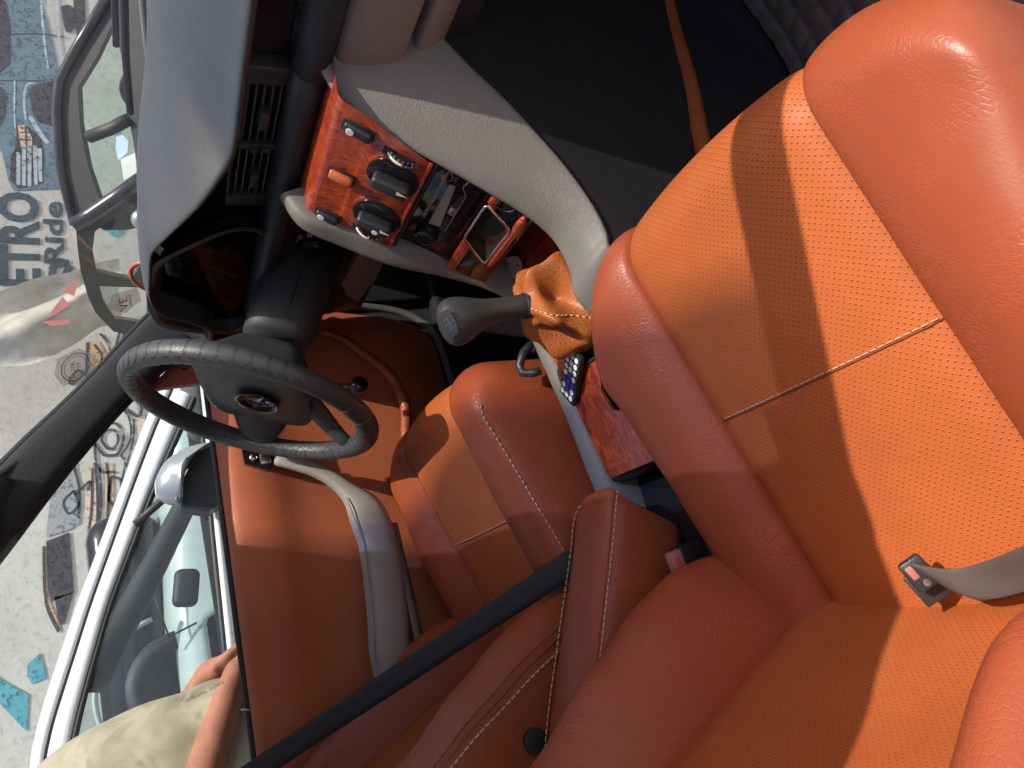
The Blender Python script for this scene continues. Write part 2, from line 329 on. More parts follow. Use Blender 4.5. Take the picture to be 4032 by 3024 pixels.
# headliner, roof rails and pillars
def roof(u, v): return (u, v, 1.185+0.03*(1-(v/0.58)**2)-0.9*max(0, (u-0.05))**2)
struct('roof_lining', MB().grid(sheet(roof, lin(-1.3, 0.24, 16), lin(-0.57, 0.57, 12))), 'headliner', solid=0.03)
def bar(rows, w, t, mat, name, n=10, parent=None):
    """flattened bar along rows = [(point, half width vector, half thickness vector)]"""
    return MB().loft([[Vector(p)+Vector(a)*(abs(math.cos(2*math.pi*k/n))**0.6*math.copysign(1, math.cos(2*math.pi*k/n)))+Vector(b)*(abs(math.sin(2*math.pi*k/n))**0.6*math.copysign(1, math.sin(2*math.pi*k/n))) for k in range(n)] for p, a, b in rows]).build(name, mat, parent, sub=1)
for sgn, lab in ((1, 'black cloth covered windscreen pillar behind the steering wheel'), (-1, 'black windscreen pillar on the passenger side, out of view')):
    ap = thing('windscreen_pillar', (0.58, sgn*0.66, 0.72), lab, 'car pillar')
    lo = [(0.5147,0.655,0.742), (0.408,0.64,0.8716), (0.2733,0.615,0.9945), (0.135,0.585,1.099)]
    hi = [(0.6301,0.675,0.7607), (0.5686,0.665,0.8372), (0.427,0.64,0.961), (0.2894,0.61,1.093)]
    lo.append((lo[3][0]-0.10, 0.565, lo[3][2]+0.08)); hi.append((hi[3][0]-0.12, 0.58, hi[3][2]+0.08))
    lo.insert(0, (lo[0][0]+0.05, 0.66, lo[0][2]-0.08)); hi.insert(0, (hi[0][0]+0.06, 0.68, hi[0][2]-0.08))
    rows = []
    for a, b in zip(cr(lo, 3), cr(hi, 3)):
        a.y *= sgn; b.y *= sgn; c = (a+b)/2; h = (b-a)/2; rows.append((c, h, V(0, 0.026*sgn, 0.008)))
    bar(rows, 0, 0, 'velour', 'pillar_cover', 14, ap)
    MB().tube([r[0]+r[1]*1.02+V(0, 0.012*sgn, 0.002) for r in rows], 0.008, 8).build('rubber_seal', 'rubber', ap)
    MB().tube([r[0]-r[1]*0.97+V(0, 0.008*sgn, -0.002) for r in rows], 0.007, 8).build('door_seal', 'rubber', ap)
    rail = thing('roof_rail', (0.0, sgn*0.57, 1.17), 'dark roof rail over the %s door, out of view' % ('driver' if sgn > 0 else 'passenger'), 'roof rail')
    MB().tube([(0.26, sgn*0.60, 1.10), (0.16, sgn*0.585, 1.14), (0.04, sgn*0.575, 1.17), (-0.3, sgn*0.57, 1.185), (-1.2, sgn*0.56, 1.18)], 0.040, 10).build('rail', 'velour', rail)
MB().tube([(0.205-0.06*y*y, y, 1.130+0.02*(1-(y/0.6)**2)) for y in lin(-0.62, 0.62, 9)], 0.045, 10).build('windscreen_header', 'velour', setp(thing('header_rail', (0.31, 0, 1.13), 'dark header rail above the windscreen, out of view', 'header rail')))
bp = thing('door_pillar', (-0.55, 0.62, 0), 'dark pillar behind the driver door at the picture edge', 'car pillar')
MB().tube([(-0.50, 0.68, 0.1), (-0.50, 0.68, 0.76), (-0.56, 0.60, 1.17)], 0.055, 10).build('pillar_cover', 'velour', bp)

# ----------------------------------------------------------------- windscreen with its stickers
def xr(y): return 0.80-0.45*y*y
def zr(y): return interp(y, [(-0.7, 0.80), (0.09, 0.798), (0.27, 0.805), (0.437, 0.819), (0.62, 0.828), (0.7, 0.828)])
ws = thing('windscreen', (0.8, 0, 0.79), 'hazy sunlit windscreen with a tinted top strip above the dashboard', 'windscreen')
def wsf(u, v):
    x0, z0 = xr(u)+0.015, zr(u)-0.02; x1, z1 = 0.205-0.06*u*u, 1.14+0.02*(1-(u/0.6)**2)
    return (x0+(x1-x0)*v, u*(1-0.12*v), z0+(z1-z0)*v+0.022*math.sin(math.pi*v))
MB().grid(sheet(wsf, lin(-0.68, 0.68, 16), lin(0, 1, 14))).build('pane', 'screen', ws)
def on_ws(x, y, z, off=0.006): return V(x, y, z)

# ================================================================= dashboard
da = thing('dashboard', (0.6, 0, 0.5), 'worn black vinyl dashboard with raised instrument hood and slatted centre vents', 'dashboard')
ZF = [(-0.75, 0.737), (0.0, 0.739), (0.025, 0.746), (0.071, 0.771), (0.113, 0.792), (0.157, 0.815), (0.200, 0.838), (0.225, 0.842), (0.285, 0.844), (0.349, 0.846), (0.400, 0.838), (0.430, 0.824), (0.47, 0.782), (0.52, 0.748), (0.75, 0.74)]
def zfr(y): return interp(y, ZF) if y < 0.02 or y > 0.5 else next(a[1]+(b[1]-a[1])*(y-a[0])/(b[0]-a[0]) for a, b in zip(ZF, ZF[1:]) if a[0] <= y <= b[0])
def xe(y): return interp(y, [(-0.03, 0.488), (0.10, 0.458)])
ys = lin(-0.73, 0.0, 16)+lin(0.02, 0.60, 42)+[0.65, 0.70]
rows, uvr = [], []
for y in ys:
    zf, z1, x1 = zfr(y), zr(y), xr(y)
    hood = max(0.0, min(1.0, (zf-0.75)/0.09))
    e_ = xe(y)-0.006*hood; lp_ = 0.012-0.006*hood; r = [V(0.57, y, zf-lp_-0.006), V(e_+0.020, y, zf-lp_-0.005), V(e_+0.003, y, zf-lp_), V(e_, y, zf-0.5*lp_), V(e_+0.005, y, zf-0.001), V(e_+0.022, y, zf+0.002)]
    for t in (0.12, 0.25, 0.4, 0.55, 0.7, 0.85, 0.95, 1.0):
        x = e_+0.022+(x1-e_-0.022)*t; e = 1-(1-t)**1.6 if zf < z1 else t**1.3
        r.append(V(x, y, zf+0.002+(z1-zf)*e+0.008*math.sin(math.pi*t)))
    r.append(V(x1+0.012, y, z1-0.015)); rows.append(r)
MB().grid(rows).build('top_pad', 'dash', da, sub=1)
MB().grid([[V(xr(y)+0.002, y, zr(y)+0.001), V(xr(y)+0.03, y, zr(y)-0.004), V(xr(y)+0.05, y, zr(y)-0.02)] for y in lin(-0.6, 0.3, 14)]).build('demister_grille', 'black', da)
fas = MB()
fas.grid([[V(0.500, y, 0.730), V(0.518, y, 0.728), V(0.52, y, 0.69), V(0.51, y, 0.67)] for y in (-0.73, -0.5, -0.12)])
fas.grid([[V(0.54, y, 0.742), V(0.545, y, 0.71), V(0.545, y, 0.67), V(0.52, y, 0.66)] for y in (-0.12, -0.11, 0.1, 0.155)])
fas.grid([[V(0.56, y, zfr(y)-0.028), V(0.565, y, 0.72), V(0.555, y, 0.66), V(0.53, y, 0.63), V(0.56, y, 0.40)] for y in (0.155, 0.22, 0.3, 0.37, 0.45, 0.5, 0.56, 0.68)])
fas.build('fascia', 'black', da)
# padded roll below the vents, with a joint
def rollp(y0, y1, rr, n=10):
    return MB().loft([[V(0.498+0.028*rr*math.cos(a), y, 0.660+0.0225*rr*math.sin(a)) for a in [2*math.pi*k/16 for k in range(16)]] for y in lin(y0, y1, n)])
rollp(-0.74, -0.140, 1.0).build('padded_roll', 'roll', da); rollp(-0.1395, 0.62, 0.93).build('padded_roll', 'roll', da)
# centre vents
vy0, vy1 = -0.104, 0.131
vf = MB()
vf.box((0.509, vy0-0.010, 0.702), (0.022, 0.026, 0.064), bevel=0.002).box((0.509, vy1+0.012, 0.702), (0.022, 0.024, 0.064), bevel=0.002)
vf.box((0.507, (vy0+vy1)/2, 0.7325), (0.016, vy1-vy0, 0.005), bevel=0.001).box((0.507, (vy0+vy1)/2, 0.6725), (0.016, vy1-vy0, 0.005), bevel=0.001)
vf.build('vent_frame', 'black', da, auto=40)
sm = MB().box((0, 0, 0), (0.030, vy1-vy0-0.004, 0.0022), Matrix.Rotation(R_(24), 3, 'Y'), bevel=0.0008)
s0 = sm.build('vent_slat', plain('slat_plastic', (0.06, 0.06, 0.062), 0.35), da, auto=40); s0.location = (0.516, (vy0+vy1)/2, 0.679)
for k in range(1, 6):
    s = s0.copy(); COL.objects.link(s); s.location = (0.516, (vy0+vy1)/2, 0.679+0.0095*k)
MB().box((0.501, 0.0135, 0.702), (0.012, 0.010, 0.066), bevel=0.003).build('vent_divider', 'black', da, auto=40)
MB().box((0.493, 0.0135, 0.708), (0.008, 0.007, 0.010), bevel=0.001).box((0.493, 0.0135, 0.695), (0.008, 0.007, 0.010), bevel=0.001).build('vent_slider', 'rubber', da, auto=40)
for yy in (-0.046, 0.079):
    MB().box((0.496, yy, 0.7025), (0.020, 0.028, 0.013), bevel=0.004).build('vent_tab', 'black', da, auto=40)
# slot tray on the passenger side
tr = MB()
tr.box((0.504, -0.184, 0.731), (0.022, 0.11, 0.006), bevel=0.002).box((0.504, -0.184, 0.675), (0.022, 0.11, 0.006), bevel=0.002).box((0.504, -0.132, 0.703), (0.022, 0.006, 0.06), bevel=0.002).box((0.504, -0.237, 0.703), (0.022, 0.008, 0.06), bevel=0.002)
tr.build('slot_frame', 'black', da, auto=40); MB().box((0.517, -0.184, 0.703), (0.004, 0.10, 0.054)).build('slot_panel', 'gloss', da, smooth=False)
MB().lathe((0.507, -0.285, 0.704), (-1, 0, 0), [(0.020, 0), (0.020, 0.010), (0.015, 0.012), (0.014, 0.006), (0.004, 0.006)]).build('glovebox_lock', 'gloss', da, auto=40)
# instrument cluster
CY0, CY1, CZ0, CZ1 = 0.165, 0.545, 0.655, 0.822
def clo(inset, x):
    pts = [(0.225, 0.662), (0.40, 0.656), (0.56, 0.664), (0.575, 0.70), (0.555, 0.76), (0.52, 0.812), (0.49, 0.826), (0.40, 0.832), (0.31, 0.828), (0.285, 0.815), (0.235, 0.765), (0.195, 0.725), (0.200, 0.69)]
    cy, cz = 0.38, 0.735; out = []
    for y, z in pts:
        d = V(0, y-cy, z-cz); L_ = d.length; d *= (L_-inset)/L_; out.append(V(x, cy+d.y, cz+d.z))
    return out
ring = [clo(-0.016, 0.480), clo(-0.006, 0.478), clo(0.004, 0.486), clo(0.007, 0.494), clo(0.014, 0.496), clo(0.016, 0.515)]
MB().grid(ring, cv=True).build('cluster_surround', 'black', da, sub=1)
cf = MB().plate(clo(0.013, 0.516), 0.003, (-1, 0, 0)); cf.build('gauge_face', plain('gauge_face', (0.012, 0.012, 0.013), 0.6), da, smooth=False)
gm = plain('gauge_print', (0.45, 0.44, 0.40), 0.6); nm = plain('needle', (0.75, 0.16, 0.03), 0.5)
for gy, gz, gr, nums, na in ((0.36, 0.738, 0.066, ('0', '20', '40', '60', '80', '100', '120', '140', '160', '180', '200'), 222), (0.485, 0.725, 0.046, ('0', '2', '4', '6'), 150), (0.255, 0.715, 0.036, ('0', '1', '2', '3'), 200)):
    tk = MB(); n = (len(nums)-1)*4
    for i in range(n+1):
        a = R_(225-270*i/n); dv = V(0, -math.cos(a), math.sin(a)); l = 0.007 if i % 4 == 0 else 0.004; c = V(0.5118, gy, gz)+dv*(gr-l/2)
        tk.box(c, (0.0006, l, 0.0011), rotm((1, 0, 0), dv, V(1, 0, 0).cross(dv)))
    tk.build('gauge_ticks', gm, da, smooth=False)
    for i, tx in enumerate(nums):
        a = R_(225-270*i/(len(nums)-1)); dv = V(0, -math.cos(a), math.sin(a))
        text_mesh(tx, 0.0105, V(0.5116, gy, gz-0.004)+dv*(gr-0.016), (0, -1, 0), (0, 0, 1), gm, da, 'gauge_numeral', 0.0002, align='CENTER')
    a = R_(na); dv = V(0, -math.cos(a), math.sin(a))
    MB().box(V(0.509, gy, gz)+dv*gr*0.4, (0.0012, gr*0.85, 0.0028), rotm((1, 0, 0), dv, V(1, 0, 0).cross(dv))).build('gauge_needle', nm, da, smooth=False)
    MB().lathe((0.513, gy, gz), (-1, 0, 0), [(0.009, 0), (0.009, 0.005), (0.007, 0.006)], 16).build('needle_hub', 'black', da, auto=40)
for gy in (0.315, 0.405):
    MB().lathe((0.510, gy, 0.674), (-1, 0, 0), [(0.0045, 0), (0.0045, 0.024), (0.0035, 0.025)], 12).build('trip_knob', 'black', da, auto=40)
MB().plate(clo(0.0135, 0.500), 0.001, (-1, 0, 0)).build('cluster_glass', 'lens', da, smooth=False)
# glovebox (two shells with a gap) and the lower dash on the driver's side
def shell(pts, y0, y1, name, mat, bev=0.012):
    m = MB(); rings = []
    prof = [V(x, 0, z) for x, z in pts]; c = sum(prof, V(0, 0, 0))/len(prof)
    for y, k in ((y1, 0.90), (y1-0.004, 0.97), (y1-bev, 1.0), (y0+bev, 1.0), (y0+0.004, 0.97), (y0, 0.90)):
        rings.append([V(c.x+(p.x-c.x)*k, y, c.z+(p.z-c.z)*k) for p in prof])
    return m.loft(rings).build(name, mat, da, sub=2)
shell([(0.486, 0.642), (0.474, 0.640), (0.466, 0.60), (0.468, 0.572), (0.476, 0.562), (0.53, 0.562), (0.56, 0.60), (0.56, 0.642)], -0.70, -0.150, 'glovebox_door', 'glove')
shell([(0.488, 0.556), (0.478, 0.552), (0.480, 0.535), (0.505, 0.505), (0.55, 0.475), (0.60, 0.475), (0.60, 0.556)], -0.70, -0.152, 'glovebox_bin', 'glove')
MB().box((0.56, -0.43, 0.56), (0.12, 0.55, 0.15)).build('glovebox_cavity', 'rubber', da, smooth=False)
MB().box((0.62, -0.43, 0.47), (0.16, 0.55, 0.02)).build('underdash_liner', 'carpet', da, smooth=False)
kp = MB()
kp.grid([[V(0.50, y, 0.64), V(0.505, y, 0.60), V(0.52, y, 0.55), V(0.56, y, 0.50)] for y in (0.105, 0.13, 0.2, 0.5, 0.68)])
kp.build('knee_panel', 'black', da)
lg = [(0.5,0.2467,0.5035), (0.5,0.3351,0.5084), (0.5,0.4059,0.5152), (0.5,0.4565,0.4959), (0.5,0.4915,0.4652), (0.51,0.4141,0.4438), (0.51,0.3324,0.4464)]
MB().plate(lg, 0.012, (-1, 0, 0)).build('column_trim', 'grey', da, auto=40)
MB().lathe((0.5,0.257,0.5968), (-1, 0, 0.1), [(0.026, -0.01), (0.026, 0.006), (0.021, 0.010), (0.019, 0.004), (0.016, 0.004), (0.015, 0.014), (0.012, 0.016)]).build('light_switch', 'gloss', da, auto=35)
# orange hoop resting between dash and glass
hp = thing('air_freshener_ring', (0.57,0.5048,0.8348), 'orange plastic hoop leaning on the windscreen behind the instrument hood', 'ring')
c0 = V((0.57,0.5048,0.8348))
MB().tube([c0+V(0.01*math.sin(a), 0.052*math.cos(a)+0.0, 0.030*math.sin(a)-0.004) for a in [2*math.pi*k/40 for k in range(40)]], 0.0028, 8, closed=True, flat=1.6).build('hoop', 'orangepl', hp)
# stickers on the inside of the glass
stm = glass('sticker_film', (0.86, 0.84, 0.82), 0.3, haze=0.25); inkm = plain('sticker_ink', (0.05, 0.05, 0.06), 0.6); inkr = plain('sticker_red', (0.45, 0.05, 0.06), 0.6)
def sticker(c, ux, uy, outline, label, rings=(), txt=None):
    c = V(c); ux, uy = V(ux).normalized(), V(uy).normalized(); n = ux.cross(uy)
    t = thing('windscreen_sticker', c, label, 'sticker')
    MB().plate([c+ux*a+uy*b for a, b in outline], 0.0006, n).build('film', stm, t, smooth=False)
    for r, w in rings:
        MB().grid([[c+(ux*math.cos(a)+uy*math.sin(a))*(r+dd)+n*0.002 for a in [2*math.pi*k/40 for k in range(40)]] for dd in (-w/2, w/2)], cv=True).build('printed_ring', inkm, t, smooth=False)
    if txt:
        for s, sz, ox, oy, mt in txt: text_mesh(s, sz, c+ux*ox+uy*oy+n*0.002, ux, uy, mt, t, 'print', 0.0001, align='CENTER')
wux = V(0.63, -0.62, 0).normalized(); wuy = V(-0.35, -0.15, 0.75).normalized()
sticker((0.5,0.7287,0.976), wux, wuy, [(-0.028, -0.036), (0.006, -0.042), (0.034, -0.012), (0.030, 0.03), (0.0, 0.04), (-0.03, 0.028)], 'clear round permit sticker near the black windscreen pillar', ((0.027, 0.0016), (0.0215, 0.0010)), (('UVK', 0.013, 0, 0.001, inkr), ('77', 0.012, 0, -0.011, inkm)))
sticker((0.57,0.6043,0.8768), wux, wuy, [(-0.02, 0.0), (-0.006, -0.034), (0.022, -0.028), (0.024, 0.02), (0.004, 0.034)], 'clear pointed sticker with red letters low on the windscreen', (), (('VE', 0.024, 0.0, -0.006, inkr), ('SERVICE', 0.007, 0.002, -0.014, inkm)))

# ================================================================= centre console
CP1, CDN = V(0.425, 0, 0.645), V(-0.058, 0, -0.104).normalized(); CN = V(CDN.z, 0, -CDN.x)
def CP(yt, off=0.0, dy=0.0, dt=0.0): return V(CP1.x, yt[0]+dy, CP1.z)+CDN*(yt[1]+dt)+CN*off
CRM = rotm((0, -1, 0), -CDN, CN)      # columns: to the right, up the panel, out of it
co = thing('centre_console', (0.2, 0, 0.0), 'grey vinyl centre console with red burl wood panels, dials and radio', 'console')
RR = cr([(0.50, -0.172, 0.67), (0.4455,-0.155,0.6429), (0.4111,-0.15,0.6101), (0.3637,-0.15,0.5399), (0.3279,-0.148,0.486), (0.2951,-0.144,0.4373), (0.2643,-0.135,0.403), (0.2226,-0.128,0.3893), (0.1866,-0.124,0.3888), (0.12, -0.124, 0.335), (0.0, -0.122, 0.300), (-0.2, -0.12, 0.27)], 4)
RO = cr([(0.66, -0.21, 0.58), (0.56, -0.208, 0.555), (0.4731,-0.205,0.505), (0.4214,-0.205,0.4654), (0.3766,-0.203,0.4347), (0.3287,-0.2,0.4038), (0.2773,-0.197,0.3804), (0.2411,-0.195,0.372), (0.2146,-0.193,0.3703), (0.12, -0.165, 0.30), (0.0, -0.16, 0.28), (-0.2, -0.155, 0.25)], 4)
rows = []
for a, b in zip(RR, RO):
    d = b-a; bul = V(0, -0.010, 0.008)
    rows.append([a+V(0.01, 0.010, -0.06), a+V(0.003, 0.009, -0.012), a+V(0, 0.006, -0.001), a+V(0, -0.001, 0.002), a+d*0.10+V(0, -0.003, 0.002), a+d*0.3+bul*0.7, a+d*0.6+bul*0.8, b-d*0.05, b, b+V(0, 0.012, -0.012)])
MB().grid(rows).build('side_panel', 'grey', co, sub=1)
MB().grid([[b+V(0, 0.008, -0.004), b+V(0, 0.002, -0.03), b.lerp(V(b.x, -0.215, 0.16), 0.6), V(b.x, -0.232, 0.05), V(b.x, -0.245, 0.0)] for b in RO]).build('side_skirt', 'vinyl', co, sub=1)
LI = cr([(0.455, 0.056, 0.672), (0.4134,0.054,0.6505), (0.3894,0.053,0.5986), (0.367,0.05,0.5415), (0.3426,0.05,0.4672), (0.322,0.05,0.4026), (0.3047,0.05,0.3652), (0.2372,0.048,0.3551), (0.155,0.047,0.3422), (0.0928,0.046,0.3316), (0.0116,0.046,0.3199), (-0.12, 0.046, 0.300), (-0.25, 0.046, 0.29)], 4)
LO = cr([(0.46, 0.09, 0.665), (0.4136,0.082,0.6493), (0.3805,0.082,0.5944), (0.3497,0.082,0.5333), (0.3264,0.082,0.4529), (0.2931,0.082,0.3779), (0.2515,0.08,0.3513), (0.2129,0.08,0.3454), (0.1635,0.08,0.3383), (0.0888,0.08,0.3261), (0.0063,0.08,0.3191), (-0.12, 0.08, 0.303), (-0.25, 0.08, 0.292)], 4)
rows = []
for a, b in zip(LI, LO):
    d = b-a; rows.append([a+V(0.012, -0.008, -0.05), a+V(0.002, -0.006, -0.010), a+V(0, -0.003, 0), a+d*0.2+V(0, 0, 0.006), a+d*0.7+V(0, 0, 0.006), b+V(0, 0.001, 0.0), b+V(0.005, 0.006, -0.012), b+V(0.02, 0.012, -0.10), b+V(0.03, 0.02, -0.2)])
MB().grid(rows).build('left_rim', 'grey', co, sub=1)
for X_ in (0.20, -0.035):     # joints of the rim
    MB().box((X_, 0.068, 0.348 if X_ > 0 else 0.322), (0.003, 0.034, 0.006)).build('rim_joint', 'rubber', co, smooth=False)
# heater panel: two faces with a shallow crease
HY0, HY1 = -0.174, 0.060
hp_ = MB(); cre = 0.040
hp_.grid([[V(0.50, y, 0.642), CP((y, -0.006), -0.004), CP((y, 0.000), 0.0005), CP((y, 0.006), 0.002), CP((y, cre-0.004), -0.0020), CP((y, cre), 0.0), CP((y, cre+0.004), 0.0012), CP((y, 0.111), 0.0030), CP((y, 0.117), 0.0015), CP((y, 0.119), -0.004), CP((y, 0.120), -0.030)] for y in lin(HY0, HY1, 14)])
hp_.v = [V(p.x, p.y+(0.027*max(0.0, min(1.0, (0.645-p.z)/0.10))*max(0, -(p.y+0.05)/0.11)), p.z) for p in hp_.v]
hpan = hp_.build('heater_panel', 'burl', co, auto=50)
MB().box(CP((-0.047, 0.1165), 0.003), (0.194, 0.005, 0.003), CRM, bevel=0.001).build('panel_lip', 'burl', co, auto=40)
def switch(yt, l, w, mat, dot=None, led=False):
    s = MB().box(CP(yt, 0.001), (w+0.006, l+0.006, 0.003), CRM, bevel=0.001).build('switch_recess', 'rubber', co, auto=40)
    b = MB().box(CP(yt, 0.004), (w, l, 0.010), CRM @ Matrix.Rotation(R_(-7), 3, 'X'), bevel=0.0028).build('rocker_switch', mat, co, auto=50)
    if dot: MB().lathe(CP(yt, 0.0098, 0, -l*0.25), CN, [(0.0048, -0.001), (0.0048, 0.0), (0.002, 0.0001)], 20).build('white_dot', 'white', b, smooth=False)
    if led: MB().lathe(CP(yt, 0.0085, 0, l*0.05), CN, [(0.0014, -0.001), (0.0014, 0.0004)], 10).build('lamp_dot', 'steel', b, smooth=False)
switch((-0.1402,0.0272), 0.033, 0.013, 'black', True); switch((0.041,0.0255), 0.030, 0.012, 'black', True, True); switch((-0.0496,0.0258), 0.030, 0.014, 'orangepl')
def dial(yt, snow):
    MB().lathe(CP(yt), CN, [(0.0355, 0.000), (0.0355, 0.0035), (0.0330, 0.0040)], 40).build('dial_surround', 'burl', co, auto=50)
    d = MB().lathe(CP(yt), CN, [(0.033, 0.002), (0.0325, 0.0055), (0.029, 0.007), (0.010, 0.0072)], 40).build('dial', 'gloss', co, auto=35)
    k = MB().box(CP(yt, 0.0165), (0.018, 0.047, 0.020), CRM, bevel=0.0055, seg=3).build('dial_grip', 'black', co, auto=60)
    u, w = V(0, -1, 0), CDN
    c = CP(yt, 0.0268, -0.0045, 0.010)
    MB().plate([c-u*0.003, c+u*0.0035-w*0.001, c+w*0.013], 0.0004, CN).build('pointer_mark', 'cream', k, smooth=False)
    if snow:
        c2 = CP(yt, 0.0266, 0.003, 0.004); sn = MB().lathe(c2, CN, [(0.0042, 0), (0.0042, 0.0004)], 16).build('snow_mark', 'white', k, smooth=False)
    for a in (40, 85, 130, 180, 230, 275, 320):
        dv = u*math.cos(R_(a))+w*math.sin(R_(a)); MB().box(CP(yt, 0.0064)+dv*0.0268, (0.0032, 0.0012, 0.0006), rotm(dv, CN.cross(dv), CN)).build('dial_tick', 'white', d, smooth=False)
dial((-0.092,0.0833), False); dial((-0.0046,0.0848), True)
def thumb(yt):
    MB().box(CP(yt, 0.0006), (0.014, 0.052, 0.003), CRM, bevel=0.001).build('thumbwheel_slot', 'rubber', co, auto=40)
    w_ = MB().lathe(CP(yt, -0.014, -0.0045), (0, 1, 0), [(0.018, 0), (0.0245, 0.0005), (0.0245, 0.0085), (0.018, 0.009)], 40).build('thumbwheel', 'gloss', co, auto=40)
    for k in range(9):
        a = R_(-52+13*k); dv = CN*math.cos(a)+CDN*math.sin(a)
        MB().box(CP(yt, -0.014, -0.0022)+dv*0.0247, (0.0045, 0.0018, 0.0018), rotm((0, 1, 0), dv.cross(V(0, 1, 0)), dv)).build('thumb_rib', 'chrome', w_, smooth=False)
    for a0_, a1_, nm2, mt2 in ((-58, 4, 'white_scale', 'cream'), (9, 50, 'blue_scale', plain('blue_scale', (0.10, 0.16, 0.25), 0.3))):
        MB().grid([[CP(yt, -0.014, y_)+(CN*math.cos(R_(a))+CDN*math.sin(R_(a)))*0.0252 for y_ in (0.0008, 0.0052)] for a in lin(a0_, a1_, 10)]).build(nm2, mt2, w_, solid=0.0008)
thumb((-0.1303,0.0859)); thumb((0.0377,0.0856))
# radio in its slot
rb = MB().box(CP((-0.046, 0.160), -0.024), (0.200, 0.080, 0.02), CRM, bevel=0.002).build('radio', 'gloss', co, auto=40)
MB().box(CP((-0.046, 0.123), -0.012), (0.198, 0.004, 0.024), CRM).build('radio_slot_wall', 'rubber', co, smooth=False)
def on(pts, off): return [CP(p, off) for p in pts]
MB().plate(on([(-0.1038,0.1486), (-0.1066,0.1563), (-0.0183,0.1657), (-0.016,0.1498)], -0.0135), 0.0015, CN).build('radio_display', 'rim_grey', rb, smooth=False)
MB().lathe(CP((0.0039,0.1546), -0.014), CN, [(0.0165, 0), (0.0165, 0.006), (0.0145, 0.013), (0.010, 0.014), (0.004, 0.0135)], 28).build('radio_knob', 'gloss', rb, auto=30)
for p in ((-0.0914,0.1701), (-0.0821,0.1691), (-0.0733,0.1687), (-0.0403,0.1691), (-0.031,0.169), (-0.0202,0.1687)):
    bq = MB().box(CP(p, -0.0125), (0.010, 0.007, 0.004), CRM, bevel=0.001).build('radio_button', 'black', rb, auto=40)
MB().box(CP((-0.0602,0.1686), -0.0125), (0.017, 0.009, 0.004), CRM, bevel=0.001).build('radio_light_button', 'steel', rb, auto=40)
MB().box(CP((-0.1131,0.1385), -0.0128), (0.010, 0.005, 0.003), CRM, bevel=0.0008).build('radio_red_button', 'orangepl', rb, auto=40)
MB().tube([CP(p, -0.0125) for p in ((-0.1237,0.1674), (-0.1109,0.1648), (-0.1029,0.1703), (-0.0964,0.174), (-0.0152,0.1745), (-0.0131,0.1658))], 0.0009, 5).build('radio_trim_line', 'steel', rb)
MB().tube([CP(p, -0.0125) for p in ((-0.1307,0.1403), (-0.12,0.1478), (-0.1124,0.1481), (-0.1084,0.1427))], 0.0007, 5).build('radio_trim_line', 'steel', rb)
text_mesh('CAR MP3/WMA/USB/TF PLAYER  50Wx4', 0.0062, CP((-0.0208,0.1425), -0.0132), V(0, -1, 0), -CDN, gm, rb, 'radio_lettering', 0.0001)
# thin wooden strip and the dark lidded box below the radio
MB().box(CP((-0.046, 0.207), -0.010), (0.192, 0.014, 0.016), CRM, bevel=0.002).build('wood_strip', 'burl', co, auto=40)
MB().box(CP((-0.046, 0.238), -0.018), (0.190, 0.046, 0.03), CRM, bevel=0.002).build('ashtray_box', 'gloss', co, auto=40)
lid = on([(-0.1242,0.1963), (-0.0971,0.2404), (-0.0076,0.2397), (-0.0446,0.1958)], 0.004)
lb = MB().plate(lid, 0.003, CN).build('mirror_lid', plain('mirror_black', (0.012, 0.016, 0.015), 0.05, var=0.02, spec=0.25), co, smooth=False)
MB().tube([a.lerp(b, t)+CN*0.003 for a, b in zip(lid, lid[1:]+lid[:1]) for t in (0.06, 0.5, 0.94)], 0.0021, 8, closed=True).build('chrome_frame', 'chrome', lb)
MB().plate(on([(-0.0965,0.2346), (-0.098,0.2387), (-0.0174,0.2392), (-0.0376,0.232), (-0.05,0.2246), (-0.0683,0.2205), (-0.0743,0.2257), (-0.0748,0.231)], 0.0072), 0.0008, CN).build('chrome_reflection_trim', 'chrome', lb, smooth=False)  # chrome lower edge, its curved outline imitates the gear knob's reflection
MB().grid([[CP((-0.13,0.2193), 0.0, 0, 0)+(V(0, -1, 0)*math.cos(a)+CDN*math.sin(a))*r+CN*(0.001+h) for a in [2*math.pi*k/28 for k in range(28)]] for r, h in ((0.013, 0), (0.0125, 0.001), (0.0105, 0.001), (0.010, 0))], cv=True).build('lighter_ring', 'black', co)
l0, l1 = CP((-0.1347,0.2466), 0.004), CP((0.0012,0.2468), 0.004)
MB().tube([l0, l0.lerp(l1, 0.3), l0.lerp(l1, 0.7), l1], 0.0062, 12).build('wood_lip', 'burl', co, sub=1)
# open cubby and the gear panel
def GZ(x): return 0.3135+0.163*x
cub = MB().grid([[V(0.38, y, 0.405), V(0.385, y, 0.37), V(0.37, y, 0.355), V(0.322, y, GZ(0.32)-0.003), V(0.307, y, GZ(0.307))] for y in lin(-0.138, 0.048, 6)]).build('cubby', 'burl', co)
MB().plate([V(p[0], p[1], GZ(p[0])+0.0045) for p in ((0.3325,0.0617,0.366), (0.3378,0.0441,0.366), (0.3249,0.0151,0.366), (0.3105,0.008,0.366), (0.3008,0.0207,0.366), (0.3035,0.0491,0.366))], 0.0004, (0, 0, 1)).build('tape_residue', 'residue', cub, smooth=False)
outl = [(0.310, -0.138), (0.310, 0.048), (0.23, 0.046), (0.10, 0.045), (0.0, 0.044), (-0.014, 0.038), (-0.016, -0.106), (0.03, -0.112), (0.16, -0.120), (0.25, -0.130)]
hole = [(0.277, -0.102), (0.284, -0.094), (0.284, -0.010), (0.277, -0.002), (0.145, 0.006), (0.136, -0.001), (0.136, -0.092), (0.143, -0.10)]
